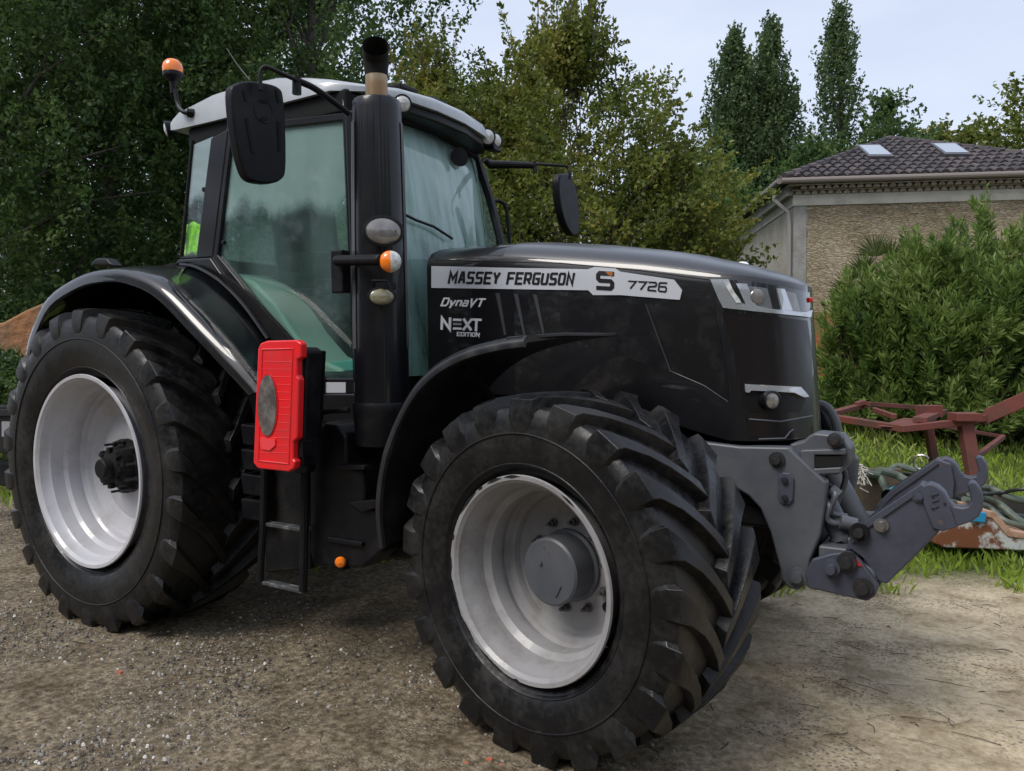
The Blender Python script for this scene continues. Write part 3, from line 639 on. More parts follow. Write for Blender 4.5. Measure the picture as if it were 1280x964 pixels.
# palm peeping from the bush
def palm(base, heads, label):
    root = empty('fan_palm', base, label, 'palm'); m = MB(); m.tube([(0, 0, -.1), (.02, 0, heads[0][2]-.3)], [.07, .06], 8); m.build('trunk', BARK, root)
    pal = leaf_mat('palm_leaves', [(.03, .05, .012), (.06, .09, .02), (.12, .13, .03)], .2)
    for (hx, hy, hz, dx, dz, r) in heads:
        P = []; f = Vector((hx, hy, hz))
        d0 = (Vector((RT2[0], RT2[1], 0))*dx+Vector((0, 0, dz))).normalized(); sdv = d0.cross(Vector((FW2[0], FW2[1], .2))).normalized()
        mm = MB(); mm.tube([(0.0, 0, hz-.35), tuple(f)], .009, 5); st = mm.build('frond_stalk', BARKL, root)
        for k in range(22):
            a = R(-75+150*k/21); d = d0*math.cos(a)+sdv*math.sin(a)+Vector((FW2[0], FW2[1], 0))*random.uniform(-.12, .12); d.normalize(); n = d.cross(Vector((FW2[0], FW2[1], 0))).normalized()*.014
            e = f+d*r*random.uniform(.85, 1.05)
            P.append([tuple(f-n*.3), tuple(f.lerp(e, .5)-n), tuple(e+Vector((0, 0, -.02))), tuple(f.lerp(e, .5)+n)])
        o = quads_obj('frond', np.array(P), pal, root)
b0 = spot(1088, 11.6)
palm(b0, [(-.27, 0, 1.95, -1, .1, .42), (.05, .1, 2.45, -.1, 1, .42), (-.1, .05, 2.2, -.8, .8, .38), (.25, 0, 2.35, .7, .8, .4)], 'small fan palm with stiff fronds poking out beside the oleander')

# ------------------------------------------------------------------ stone house
def house():
    Cn = bp(980, 226, 'z', 5.2); Cn.z = 0
    U = Vector((.890, .455, 0)).normalized(); V = Vector((-.455, .890, 0)).normalized(); LU, LV, H = 7.0, 9.5, 5.2
    root = empty('stone_house', Cn, 'stone house with dark tiled hip roof, two skylights and pale cornice band', 'house')
    def W(a, b, z): return U*a+V*b+Vector((0, 0, z))
    # stone rubble material
    m = bpy.data.materials.new('rubble_stone'); m.use_nodes = True; t = m.node_tree; b = t.nodes['Principled BSDF']; b.inputs['Roughness'].default_value = .9
    N = t.nodes.new; K = t.links.new
    c = N('ShaderNodeTexCoord'); mp = N('ShaderNodeMapping'); mp.inputs['Rotation'].default_value = (0, 0, -math.atan2(U.y, U.x)); mp.inputs['Scale'].default_value = (6.5, 6.5, 27)
    ds = N('ShaderNodeTexNoise'); ds.inputs['Scale'].default_value = 3; K(c.outputs['Object'], ds.inputs['Vector'])
    av = N('ShaderNodeMixRGB'); av.blend_type = 'ADD'; av.inputs[0].default_value = .12; K(c.outputs['Object'], av.inputs[1]); K(ds.outputs['Color'], av.inputs[2]); K(av.outputs[0], mp.inputs[0])
    vo = N('ShaderNodeTexVoronoi'); K(mp.outputs[0], vo.inputs['Vector']); vo.inputs['Scale'].default_value = 1
    ve = N('ShaderNodeTexVoronoi'); ve.feature = 'DISTANCE_TO_EDGE'; K(mp.outputs[0], ve.inputs['Vector']); ve.inputs['Scale'].default_value = 1
    cr = N('ShaderNodeValToRGB'); e = cr.color_ramp.elements
    cols = [(0, (.27, .235, .18)), (.3, (.42, .34, .23)), (.6, (.55, .47, .34)), (.85, (.46, .36, .23)), (1, (.58, .55, .48))]
    while len(e) < 5: e.new(.5)
    for i, (p, q) in enumerate(cols): e[i].position = p; e[i].color = (*q, 1)
    K(vo.outputs['Color'], cr.inputs[0])
    er = N('ShaderNodeValToRGB'); er.color_ramp.elements[0].position = .02; er.color_ramp.elements[1].position = .10; er.color_ramp.elements[0].color = (.62, .62, .62, 1); K(ve.outputs[0], er.inputs[0])
    mx = N('ShaderNodeMixRGB'); mx.blend_type = 'MULTIPLY'; mx.inputs[0].default_value = .8; K(cr.outputs[0], mx.inputs[1]); K(er.outputs[0], mx.inputs[2])
    sn = N('ShaderNodeTexNoise'); sn.inputs['Scale'].default_value = .9; sn.inputs['Detail'].default_value = 6; K(c.outputs['Object'], sn.inputs['Vector'])
    sr = N('ShaderNodeValToRGB'); sr.color_ramp.elements[0].position = .35; sr.color_ramp.elements[1].position = .65; sr.color_ramp.elements[0].color = (.66, .62, .58, 1); K(sn.outputs[0], sr.inputs[0])
    m2 = N('ShaderNodeMixRGB'); m2.blend_type = 'MULTIPLY'; m2.inputs[0].default_value = 1; K(mx.outputs[0], m2.inputs[1]); K(sr.outputs[0], m2.inputs[2]); K(m2.outputs[0], b.inputs['Base Color'])
    bu = N('ShaderNodeBump'); bu.inputs['Strength'].default_value = .9; bu.inputs['Distance'].default_value = .05; K(er.outputs[0], bu.inputs['Height']); K(bu.outputs[0], b.inputs['Normal'])
    CREAM = mat('cream_render', (.52, .49, .44), .85, noise=(3, 6, (.38, .36, .32), .45, .7)); QUO = mat('grey_quoin_render', (.33, .32, .30), .9, noise=(2.5, 6, (.24, .23, .21), .4, .65), bump=(20, .4, .02))
    TILE = mat('brown_roof_tile', (.085, .066, .062), .75, noise=(3, 6, (.045, .036, .036), .42, .62)); GUT = mat('brown_gutter', (.20, .17, .15), .5)
    def boxw(a0, a1, b0, b1, z0, z1, mm=None):
        q = mm or MB(); vs = [W(a, bb, z) for a in (a0, a1) for bb in (b0, b1) for z in (z0, z1)]
        q.add(vs, [(0, 1, 3, 2), (4, 6, 7, 5), (0, 4, 5, 1), (2, 3, 7, 6), (0, 2, 6, 4), (1, 5, 7, 3)]); return q
    s = .30  # eaves overhang
    boxw(s, LU-s, s, LV-s, -.5, H-.05).build('wall', m, root, smooth=0)
    q = boxw(s-.012, s+.26, s-.012, s+.05, .3, H-.50); boxw(s-.012, s+.05, s+.052, s+.6, .3, H-.50, q); q.build('quoin', QUO, root, smooth=0)
    LW = mat('side_wall_render', (.37, .35, .31), .9, noise=(1.6, 7, (.27, .25, .21), .4, .65), bump=(14, .5, .03))
    boxw(s-.008, s+.04, s+.602, LV-s, -.2, H-.50).build('side_wall_panel', LW, root, smooth=0)
    q = boxw(s-.03, LU-s+.03, s-.03, s+.06, H-.50, H-.26); boxw(s-.03, s+.06, s+.062, LV-s, H-.50, H-.26, q); q.build('cornice_band', CREAM, root, smooth=0)
    # genoise: rows of round tile ends under the eaves
    q = MB(); GN = mat('cornice_tile', (.30, .24, .20), .85, noise=(9, 4, (.42, .38, .33), .4, .6))
    for row in range(2):
        dep = .06+.10*row; z = H-.255+row*.10
        boxw(s-dep, LU-s+dep, s-dep, s, z+.072, z+.098, q)
        n = int((LU-2*s)/.17)
        for i in range(n):
            a = s+(i+.5*row)*.17+.08
            vs = []; 
            for k in range(7):
                th = math.pi*k/6; vs.append(W(a+.07*math.cos(th), s-dep, z+.07*math.sin(th)))
            q.prism(vs, V*(dep+.0))
    q.build('cornice_tiles', GN, root, smooth=0)
    boxw(s-.155, s-.02, s+.0, LV, H-.27, H-.03).build('eaves_board', QUO, root, smooth=0)
    # hip roof covered with round tiles
    ap_b = LU*.5; rise = 1.62; pitch = rise/ap_b
    ridge1 = LV-LU*.5
    q = MB(); e0 = H+.02
    c0, c1, c2, c3 = W(0, 0, e0), W(LU, 0, e0), W(LU, LV, e0), W(0, LV, e0); r0, r1 = W(LU/2, ap_b, e0+rise), W(LU/2, ridge1, e0+rise)
    q.add([c0, c1, c2, c3, r0, r1], [(0, 1, 4), (1, 2, 5, 4), (2, 3, 5), (3, 0, 4, 5), (0, 3, 2, 1)])
    rf = q.build('roof', TILE, root, smooth=0)
    def tiles(P0, E, S, length, lim):
        q = MB(); w_, c_ = .215, .36; sl = (S*1.0); slen = sl.length; Sn = sl.normalized(); nrm = E.cross(Sn).normalized()
        if nrm.z < 0: nrm = -nrm
        nc = int(length/w_)
        for i in range(nc+1):
            x = (i+.5)*w_
            if x > length: break
            reach = lim(x)*slen
            j = 0
            while j*c_ < reach:
                a0 = j*c_; a1 = min(a0+c_+.05, reach+.04); dx = random.uniform(-.006, .006); lift = random.uniform(0, .012)
                vs = []
                for aa, rr, up_ in ((a0, .088, .040+lift), (a1, .070, .012)):
                    for k in range(6):
                        th = math.pi*k/5; vs.append(P0+E*(x+dx+rr*math.cos(th))+Sn*aa+nrm*(up_+rr*.75*math.sin(th)))
                q.add(vs, [(k, k+1, k+7, k+6) for k in range(5)]+[tuple(range(5, -1, -1))])
                j += 1
        return q
    Sf = V*ap_b+Vector((0, 0, rise)); Ss = U*(LU/2)+Vector((0, 0, rise))
    q = tiles(W(0, -.05, e0), U, Sf, LU, lambda x: min(x, LU-x)/(LU/2)); q2 = tiles(W(-.05, 0, e0), V, Ss, LV, lambda x: min(1, x/(ap_b), (LV-x)/ap_b))
    q.add(q2.v, q2.f); TV = mat('round_roof_tiles', (.10, .078, .072), .8); t = TV.node_tree
    g = t.nodes.new('ShaderNodeNewGeometry'); r = t.nodes.new('ShaderNodeValToRGB'); e = r.color_ramp.elements; e[0].color = (.040, .036, .042, 1); e[1].color = (.095, .075, .075, 1); e.new(.6).color = (.062, .053, .058, 1)
    t.links.new(g.outputs['Random Per Island'], r.inputs[0]); t.links.new(r.outputs[0], t.nodes['Principled BSDF'].inputs['Base Color'])
    q.build('roof_tiles', TV, rf, smooth=50)
    q = MB()
    for A_, B_ in ((c0, r0), (c1, r0), (r0, r1)):
        n = int((B_-A_).length/.33)
        for i in range(n):
            a = A_.lerp(B_, i/n); bb = A_.lerp(B_, (i+1.12)/n); q.tube([a+Vector((0, 0, .06)), bb+Vector((0, 0, .05))], [.10, .082], 8)
    q.build('hip_tiles', TV, rf)
    S = Surf([rf])
    base = Matrix.Translation(Cn)
    pn = [Cn+W(-8, 0, e0), Cn+W(LU+8, 0, e0), Cn+W(LU+8, ap_b, e0+rise), Cn+W(-8, ap_b, e0+rise)]; S.t = BVHTree.FromPolygons(pn, [(0, 1, 2, 3)])
    SKYG = mat('skylight_glass', (.55, .58, .62), .06, metal=.85); SKF = mat('skylight_frame', (.07, .07, .08), .4)
    for px in ([(1073, 190), (1098, 190), (1113, 202), (1086, 202)], [(1165, 188), (1192, 188), (1209, 199.5), (1181, 199.5)]):
        c = (sum(p[0] for p in px)/4, sum(p[1] for p in px)/4)
        big = [(c[0]+(u-c[0])*1.18, c[1]+(v-c[1])*1.25) for u, v in px]
        f = poly_decal(S, big, .15, 50); f.v = [tuple(Vector(p)-Cn) for p in f.v]; fo = f.build('skylight', SKF, root, smooth=0)
        g = poly_decal(S, px, .165, 50); g.v = [tuple(Vector(p)-Cn) for p in g.v]; g.build('pane', SKYG, fo, smooth=0)
    q = MB(); q.tube([W(-.08, -.13, H-.03), W(LU+.1, -.13, H-.03)], .065, 10); q.build('gutter', GUT, root)
    q = MB(); q.tube([W(-.13, -.13, H-.03), W(-.13, LV, H-.03)], .065, 10); q.build('gutter', GUT, root)
    q = MB(); q.tube([W(-.13, .35, H-.08), W(-.12, .36, H-.35), W(.18, .38, H-.62), W(.22, .38, H-.9), W(.22, .38, .3)], .045, 10); q.build('downpipe', mat('grey_downpipe', (.30, .29, .28), .5), root)
    # low mossy brick footing
    br = mat('orange_brick_footing', (.33, .13, .05), .9, noise=(3, 7, (.16, .15, .05), .48, .62), bump=(20, .6, .02))
    boxw(s-.10, LU, s-.14, s-.02, -.3, 2.35).build('brick_footing', br, root, smooth=0)
house()

# ------------------------------------------------------------------ orange bank and things on the left
def bank():
    m = MB(); p = [atD(u, v, 11.0) for u, v in [(-60, 412), (2, 403), (30, 388), (56, 377), (62, 432), (-60, 432)]]
    rust = mat('orange_clay', (.30, .14, .06), .9, noise=(2, 7, (.20, .13, .08), .4, .65), bump=(8, .8, .05))
    for q in p[-2:]: q.z = -.2
    m.prism(p, Vector((FW2[0], FW2[1], 0))*1.6)
    tag(m.build('clay_wall', rust, smooth=30, bevel=.05), 'sloping orange brown wall end behind the rear wheel at the left edge', 'wall')
bank()

# ================================================================== TRACTOR
T = empty('tractor', (0, 0, 0), 'big black farm tractor with silver roof, red extinguisher box and front linkage hooks', 'tractor')

def tyre_mesh(Ro, W_, rb, nl, lugh, flip=1, sag=0.0):
    """carcass + chevron lugs, axis along local y, centre at origin; +y*flip is the outer side"""
    m = MB(); Rc = Ro-lugh; hw = W_/2
    prof = [(rb-.01, -hw*.62), (rb+.008, -hw*.74), (rb+.03, -hw*.86), (rb+.07, -hw*.95), (rb+(Rc-rb)*.5, -hw*1.0), (Rc-.10, -hw*1.0), (Rc-.055, -hw*.992), (Rc-.026, -hw*.965), (Rc-.008, -hw*.91), (Rc-.001, -hw*.80), (Rc, -hw*.6), (Rc+.002, -hw*.25)]
    prof = prof+[(r, -y) for r, y in reversed(prof)]
    # raised rings on the sidewall
    m.lathe(prof, (0, 0, 0), (0, 1, 0), 96)
    for s in (-1, 1):
        m.lathe([(rb+.045, s*hw*.89), (rb+.050, s*(hw*.89+.008)), (rb+.058, s*(hw*.93+.004)), (rb+.064, s*hw*.92)], (0, 0, 0), (0, 1, 0), 96)
        rr = rb+(Rc-rb)*.62; m.lathe([(rr-.006, s*hw*.985), (rr-.003, s*(hw+.006)), (rr+.003, s*(hw+.006)), (rr+.006, s*hw*.985)], (0, 0, 0), (0, 1, 0), 96)
    # path: y, base r, top y, top r, angle, half width
    path = [(.99, Rc-.110, 1.000, Rc-.108, 0, .028), (.985, Rc-.080, 1.012, Rc-.076, 0, .046), (.97, Rc-.045, 1.018, Rc-.030, .001, .056), (.91, Rc-.018, .985, Ro-.016, .006, .058), (.80, Rc-.015, .90, Ro-.004, .030, .045),
            (.58, Rc-.012, .60, Ro+.000, .105, .034), (.36, Rc-.008, .36, Ro+.002, .180, .030), (.15, Rc-.006, .15, Ro+.003, .255, .028), (-.06, Rc-.006, -.05, Ro+.003, .330, .030)]
    sc = .78/Ro
    for s in (-1, 1):
        for i in range(nl):
            th0 = 2*math.pi*(i+(.5 if s > 0 else 0))/nl; vs = []
            for (y, rbs, ty, tr, an, wd) in path:
                th = th0+an*1.25*(21/nl); wt = wd/Ro; wb = (wd+.020)/Ro
                for (yy, rr, a) in ((y*hw*s, rbs, th-wb), (ty*hw*s, tr, th-wt), (ty*hw*s, tr, th+wt), (y*hw*s, rbs, th+wb)):
                    vs.append((rr*math.sin(a), yy, rr*math.cos(a)))
            fs = []
            for k in range(len(path)-1):
                for q in range(3): fs.append((k*4+q, k*4+q+1, (k+1)*4+q+1, (k+1)*4+q))
            n = len(path)*4; fs.append((0, 1, 2, 3)); fs.append((n-1, n-2, n-3, n-4))
            m.add(vs, fs)
    if sag:
        m.v = [(x, y*(1+.04*max(0, (-z-Ro*.55)/Ro)), max(z, -(Ro-sag)-.0*z)) for x, y, z in m.v]
    return m

def wheel(center, steer, side, Ro, W_, rl, nl, kind, label, zc, offset):
    """wheel = rim mesh with tyre, hub and bolts under it. local +y*side points away from the tractor"""
    mi = side
    prof = {'front': [(rl-.006, -.012), (rl+.004, -.004), (rl+.010, .004), (rl+.006, .012), (rl-.010, .010), (rl-.024, -.004), (rl-.030, -.03), (rl-.042, -.05), (rl-.048, -.10), (rl-.052, -.125), (rl-.075, -.150), (rl-.082, -.20), (rl-.078, -.215), (rl-.066, -.225), (rl-.064, -.245), (rl-.075, -.262), (rl-.100, -.27),
                      (rl-.106, -.285), (rl-.108, -.30), (rl-.14, -.305), (.14, -.285), (.02, -.285)],
            'rear': [(rl-.006, -.014), (rl+.004, -.004), (rl+.012, .005), (rl+.008, .014), (rl-.010, .012), (rl-.026, -.004), (rl-.034, -.04), (rl-.050, -.06), (rl-.054, -.10), (rl-.060, -.13), (rl-.078, -.15), (rl-.084, -.20), (rl-.080, -.225), (rl-.092, -.24), (rl-.12, -.245),
                     (rl-.13, -.27), (rl-.165, -.285), (rl-.22, -.30), (rl-.26, -.275), (.17, -.262), (.02, -.262)]}[kind]
    prof = prof + [(.02, prof[-1][1]-.02), (prof[-4][0], prof[-4][1]-.02), (rl-.04, prof[-1][1]-.10), (rl-.01, -W_*.9), (rl+.01, -W_*.9)]
    m = MB(); m.lathe([(r, y*mi) for r, y in prof], (0, 0, 0), (0, 1, 0), 96)
    rimo = m.build('wheel', RIM if kind == 'rear' else RIMF, T, smooth=30)
    rimo.location = center; rimo.rotation_euler = (0, 0, steer)
    if label: rimo['label'] = label
    t = tyre_mesh(Ro, W_, rl-.005, nl, .043, mi, sag=Ro-zc)
    t.v = [(x, y-mi*offset, z) for x, y, z in t.v]
    t.build('tyre', RUB, rimo, smooth=38, bevel=.005, seg=2)
    if kind == 'front':
        h = MB(); h.lathe([(.150, -.285), (.150, -.27), (.138, -.262), (.137, -.150), (.128, -.142), (.02, -.140), (.001, -.140)] if mi > 0 else [(.150, .285), (.150, .27), (.138, .262), (.137, .150), (.128, .142), (.02, .140), (.001, .140)], (0, 0, 0), (0, 1, 0), 48)
        h.box((.045, -.139*mi, -.065), (.016, .006, .055), Matrix.Rotation(.5, 3, 'Y')); h.lathe([(.008, -.139*mi), (.008, -.132*mi), (.001, -.132*mi)], (-.04, 0, .03), (0, 1, 0), 10)
        h.build('hub', GRY, rimo, smooth=30)
        nb, rb_, yb = 10, .185, -.286
    else:
        h = MB(); h.lathe([(r, y*mi) for r, y in [(.165, -.262), (.165, -.235), (.125, -.225), (.120, -.16), (.095, -.152), (.092, -.14), (.062, -.135), (.060, -.09), (.052, -.082), (.001, -.082)]], (0, 0, 0), (0, 1, 0), 40)
        for k in range(8):
            a = k*math.pi/4; h.box((.108*math.cos(a), -.15*mi, .108*math.sin(a)), (.03, .03, .03), Matrix.Rotation(-a, 3, 'Y'))
        h.build('hub', DRK, rimo, smooth=30)
        nb, rb_, yb = 10, .150, -.235
    for k in range(nb):
        a = 2*math.pi*(k+.3)/nb; b = MB(); L_ = .045 if kind == 'front' else .075
        c = (rb_*math.cos(a), yb*mi, rb_*math.sin(a))
        b.lathe([(.020, 0), (.020, .005*mi), (.014, .006*mi), (.014, .022*mi), (.008, .024*mi), (.008, L_*mi), (.001, L_*mi)], c, (0, 1, 0), 6 if 0 else 8)
        b.build('wheel_bolt', BOLTG if kind == 'front' else BOLT, rimo, smooth=30)
    if kind == 'front':   # small holes and chips in the paint on the lip
        q = MB(); a = R(-40); q.lathe([(.020, 0), (.020, .004*mi), (.001, .004*mi)], (.225*math.cos(a), -.296*mi, .225*math.sin(a)), (0, 1, 0), 14); q.build('disc_hole', SOOT, rimo)
        q = MB()
        def chip(a0, a1, r0, r1, y=.0135):
            n = max(3, int((a1-a0)/2)); vs = []; 
            for i in range(n+1):
                a = R(a0+(a1-a0)*i/n); j = .003*mnoise.noise(Vector((i*.9, a0, 0))); e = min(1, 2.5*min(i, n-i)/n+.1)
                mid = (r0+r1)/2; hh = (r1-r0)/2*e
                for rr in (mid-hh+j, mid+hh): vs.append((-rr*math.cos(a), (y-(.010 if rr < rl-.004 else 0))*mi, rr*math.sin(a)))
            q.add(vs, [(2*i, 2*i+1, 2*i+3, 2*i+2) for i in range(n)])
        for a0, a1 in ((62, 74), (76, 88), (32, 52), (54, 58), (-6, 4), (-30, -10), (-48, -32), (-74, -50), (-86, -82), (118, 128), (14, 18)): chip(a0, a1, rl-.001, rl+.009)
        q.build('paint_chip', SOOT, rimo, smooth=0)
    return rimo
ST = -.1637
wheel((2.960, -1.214, .697), ST, -1, .722, .575, .400, 21, 'front', 'front wheel on the near side with chipped paint on its rim', .697, .262)
wheel((2.960, 1.214, .697), ST, 1, .722, .575, .400, 21, 'front', 'front wheel on the far side', .697, .262)
wheel((0, -1.278, .907), 0, -1, .95, .64, .555, 22, 'rear', 'rear wheel on the near side', .907, .30)
wheel((0, 1.278, .907), 0, 1, .95, .64, .555, 22, 'rear', 'rear wheel on the far side', .907, .30)

# ---- chassis
q = MB(); q.box((.6, 0, .85), (2.3, .62, .55)); q.box((.0, 0, .9), (.7, 1.1, .45)); q.lathe([(.20, -.75), (.20, .75)], (0, 0, .907), (0, 1, 0), 24)
q.box((1.0, 0, 1.25), (1.5, 1.2, .18)); q.build('transmission_housing', DRK, T, bevel=.03)
q = MB(); q.box((2.6, 0, 1.0), (1.75, .56, .62)); q.box((2.2, 0, 1.35), (.8, .6, .3)); q.build('engine_block', DRK, T, bevel=.03)
q = MB(); q.lathe([(.10, -.87), (.10, -.3), (.17, -.2), (.17, .2), (.10, .3), (.10, .87)], (2.96, 0, .70), (0, 1, 0), 20); q.box((2.96, -.80, .70), (.2, .14, .36)); q.box((2.96, .80, .70), (.2, .14, .36)); q.build('front_axle', DRK, T, bevel=.02)
q = MB(); q.tube([(2.75, -.85, .78), (2.72, -.4, .80), (2.72, .4, .80)], .025, 10); q.tube([(2.72, -.45, .80), (2.72, -.15, .80)], .042, 12); q.build('steering_cylinder', DRK, T)

# ---- bonnet
def hood():
    xs = list(np.linspace(1.88, 3.3, 16))+[3.38, 3.46, 3.53, 3.59, 3.64, 3.68, 3.71, 3.73, 3.742]
    def wdt(x):
        w0 = np.interp(x, [1.88, 2.4, 3.0, 3.35], [.44, .43, .42, .41])
        t = max(0, (x-3.40)/.345); return float(w0*(1-min(t, .9999)**2.6)**.5) if t > 0 else float(w0)
    def ztop(x): return float(np.interp(x, [1.88, 2.4, 2.8, 3.1, 3.3, 3.5, 3.6, 3.7, 3.742], [2.175, 2.168, 2.12, 2.07, 2.03, 1.975, 1.94, 1.90, 1.865]))
    def zed(x): return float(np.interp(x, [1.88, 2.4, 3.1, 3.4, 3.6, 3.742], [2.075, 2.055, 1.965, 1.915, 1.885, 1.86]))
    def zb(x): return float(np.interp(x, [1.88, 2.35, 2.8, 3.2, 3.45, 3.742], [1.36, 1.36, 1.34, 1.26, 1.185, 1.185]))
    rows = []
    for x in xs:
        w_, t, e, b = wdt(x), ztop(x), zed(x), zb(x); h = []
        for z in np.linspace(b, e-.05, 9): h.append((w_, z))
        h += [(w_*.992, e-.02), (w_*.965, e+.004), (w_*.90, e+(t-e)*.36), (w_*.75, e+(t-e)*.62), (w_*.5, e+(t-e)*.85), (w_*.25, e+(t-e)*.965), (0, t)]
        full = [(-y, z) for y, z in h]+[(y, z) for y, z in reversed(h[:-1])]
        sh = lambda z: .05*(1.9-z)/.7*max(0, min(1, (x-3.2)/.3))
        rows.append([(x+sh(z), y, z) for y, z in full])
    n = len(rows[0]); vs = [p for r_ in rows for p in r_]; fs = []
    for i in range(len(rows)-1):
        for k in range(n-1): fs.append((i*n+k, i*n+k+1, (i+1)*n+k+1, (i+1)*n+k))
    fs.append(tuple(range(n))); fs.append(tuple(range(len(vs)-n, len(vs))))
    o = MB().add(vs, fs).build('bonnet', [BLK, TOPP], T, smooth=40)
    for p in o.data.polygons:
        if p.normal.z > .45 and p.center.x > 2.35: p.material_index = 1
    return o
HOOD = hood(); SH = Surf([HOOD])
# silver name strip with its lettering
strip = poly_decal(SH, [(540, 333), (735, 337), (744, 334), (770, 336), (776, 340), (843, 350), (853, 363), (850, 375), (776, 369), (742, 369), (736, 363), (540, 360)], .006, 20).build('name_strip', SIL, HOOD, smooth=30)
text_decal(SH, 'MASSEY FERGUSON', [(563, 340.5), (717, 342.5), (716, 355.5), (562, 353.5)], .0085, .21, .62, slant=.10).build('lettering', INK, strip, smooth=0)
text_decal(SH, 'S', [(748.5, 341.5), (766, 342.5), (766, 361), (748.5, 360)], .0085, .27).build('lettering', INK, strip, smooth=0)
text_decal(SH, '7726', [(785.5, 351.5), (833, 354), (833, 365), (785, 360)], .0085, .19, .38, slant=.12).build('lettering', INK, strip, smooth=0)
poly_decal(SH, [(757, 339.5), (767, 341), (766, 346), (761, 343.5)], .0095).build('amber_accent', mat('bronze_accent', (.35, .12, .02), .4), strip, smooth=0)
text_decal(SH, 'DynaVT', [(553, 373), (604, 374), (603, 383), (552, 382)], .004, .22, .42, narrow={'y': .8, 'n': .75, 'a': .75}, slant=.30).build('lettering', WHT, HOOD, smooth=0)
text_decal(SH, 'N', [(553, 398), (563, 398.3), (562.5, 411.5), (552.5, 411)], .004, .22).build('lettering', WHT, HOOD, smooth=0)
text_decal(SH, 'XT', [(580, 399), (601, 400), (600, 413), (579.5, 412.5)], .004, .22, .15).build('lettering', WHT, HOOD, smooth=0)
for a, mm in ((398.3, WHT), (403.6, GREYTXT), (409.2, WHT)):
    poly_decal(SH, [(567, a), (577.5, a+.4), (577, a+3.2), (566.5, a+2.8)], .004).build('lettering', mm, HOOD, smooth=0)
text_decal(SH, 'EDITION', [(572, 415.5), (599.5, 416.5), (599, 420.8), (572, 419.8)], .004, .24, .5).build('lettering', WHT, HOOD, smooth=0)
VRB = mat('vent_rib_glint', (.05, .052, .06), .3, coat=.5)  # ribs greyer than the bonnet: reflected light put into their colour
# sloped vent ribs
for a in ((620, 366, 632, 419), (643, 367, 656, 419), (667, 368, 680, 418)):
    poly_decal(SH, [(a[0], a[1]), (a[0]+5, a[1]+1), (a[2]+1.5, a[3]), (a[2]-1, a[3])], .006, 14).build('vent_rib', VRB, HOOD, smooth=0)
poly_decal(SH, [(700, 370), (812, 382), (838, 466), (700, 418)], .0015, 20).build('side_grille', PLA, HOOD, smooth=30)
# smoked mesh panel behind the headlamp
def outline(S, px, r, top, name, m, parent, closed=True):
    P = []; px = [(Vector(a)+(Vector(b)-Vector(a))*t) for a, b in zip(px, px[1:]+(px[:1] if closed else [])) if a is not None for t in (0, .25, .5, .75)] if closed else [(Vector(a)+(Vector(b)-Vector(a))*t) for a, b in zip(px, px[1:]) for t in (0, .25, .5, .75)]+[Vector(px[-1])]
    for p in px:
        h = S.hit(p[0], p[1])
        if h: P.append(h[0]+h[1]*top)
    if closed: P.append(P[0])
    q = MB(); q.tube(P, r, 6, not closed); return q.build(name, m, parent)
outline(SH, [(807, 380), (838, 464), (880, 482), (911, 503)], .0028, .001, 'panel_seam', mat('seam_grey', (.03, .031, .035), .4), HOOD, False)
outline(SH, [(892, 382), (905, 440), (911, 503)], .0025, .001, 'panel_seam', PLA, HOOD, False)
outline(SH, [(545, 325), (700, 329), (800, 338), (890, 350)], .003, .0, 'panel_seam', PLA, HOOD, False)
SMK = mat('smoked_mesh', (.005, .005, .006), .3, noise=(9, 3, (.012, .012, .013), .5, .62), coat=.25)
poly_decal(SH, [(812, 383), (890, 384), (904, 440), (908, 498), (880, 480), (841, 462)], .002, 14).build('side_mesh_panel', SMK, HOOD, smooth=30)
# headlamp
hl = poly_decal(SH, [(889, 350), (930, 351), (975, 358), (1011, 366), (1012, 383), (1008, 396), (965, 389), (906, 384)], .004, 8).build('headlamp', mat('lamp_housing', (.012, .012, .014), .2, coat=1), T, smooth=30)
poly_decal(SH, [(889, 350), (911, 350), (924, 379), (965, 387), (1003, 391), (1012, 388), (1010, 397), (965, 392), (904, 385)], .014, 8).build('headlamp_trim', CHR, hl, smooth=30)
poly_decal(SH, [(905, 354), (912, 354), (926, 379), (921, 379)], .018, 8).build('light_guide', CLR, hl, smooth=0)
poly_decal(SH, [(920, 355), (933, 355.5), (944, 383), (932, 382)], .013, 8).build('light_guide', CHR, hl, smooth=0)
poly_decal(SH, [(934, 358), (958, 361), (964, 386), (944, 384)], .009, 8).build('lamp_reflector', mat('lamp_reflector', (.26, .27, .29), .2, metal=.6), hl, smooth=0)
def disc_on(S, u, v, r, name, m, parent, top=.012, th=.02, n=20, sq=1.0, dome=.0):
    h = S.hit(u, v); q = MB(); q.lathe([(r, -.01), (r, th), (r*.9, th+.003), (r*.5, th+dome*.8), (.001, th+dome)], h[0]+h[1]*top, h[1], n); return q.build(name, m, parent)
disc_on(SH, 945, 371, .031, 'projector_lens', LENSD, hl, .008, .004, dome=.006)
poly_decal(SH, [(969, 361), (978, 362), (988, 389), (975, 388)], .013, 8).build('light_guide', CHR, hl, smooth=0)
poly_decal(SH, [(979, 364), (992, 367), (998, 389), (989, 389)], .009, 8).build('lamp_reflector', LENSD, hl, smooth=0)
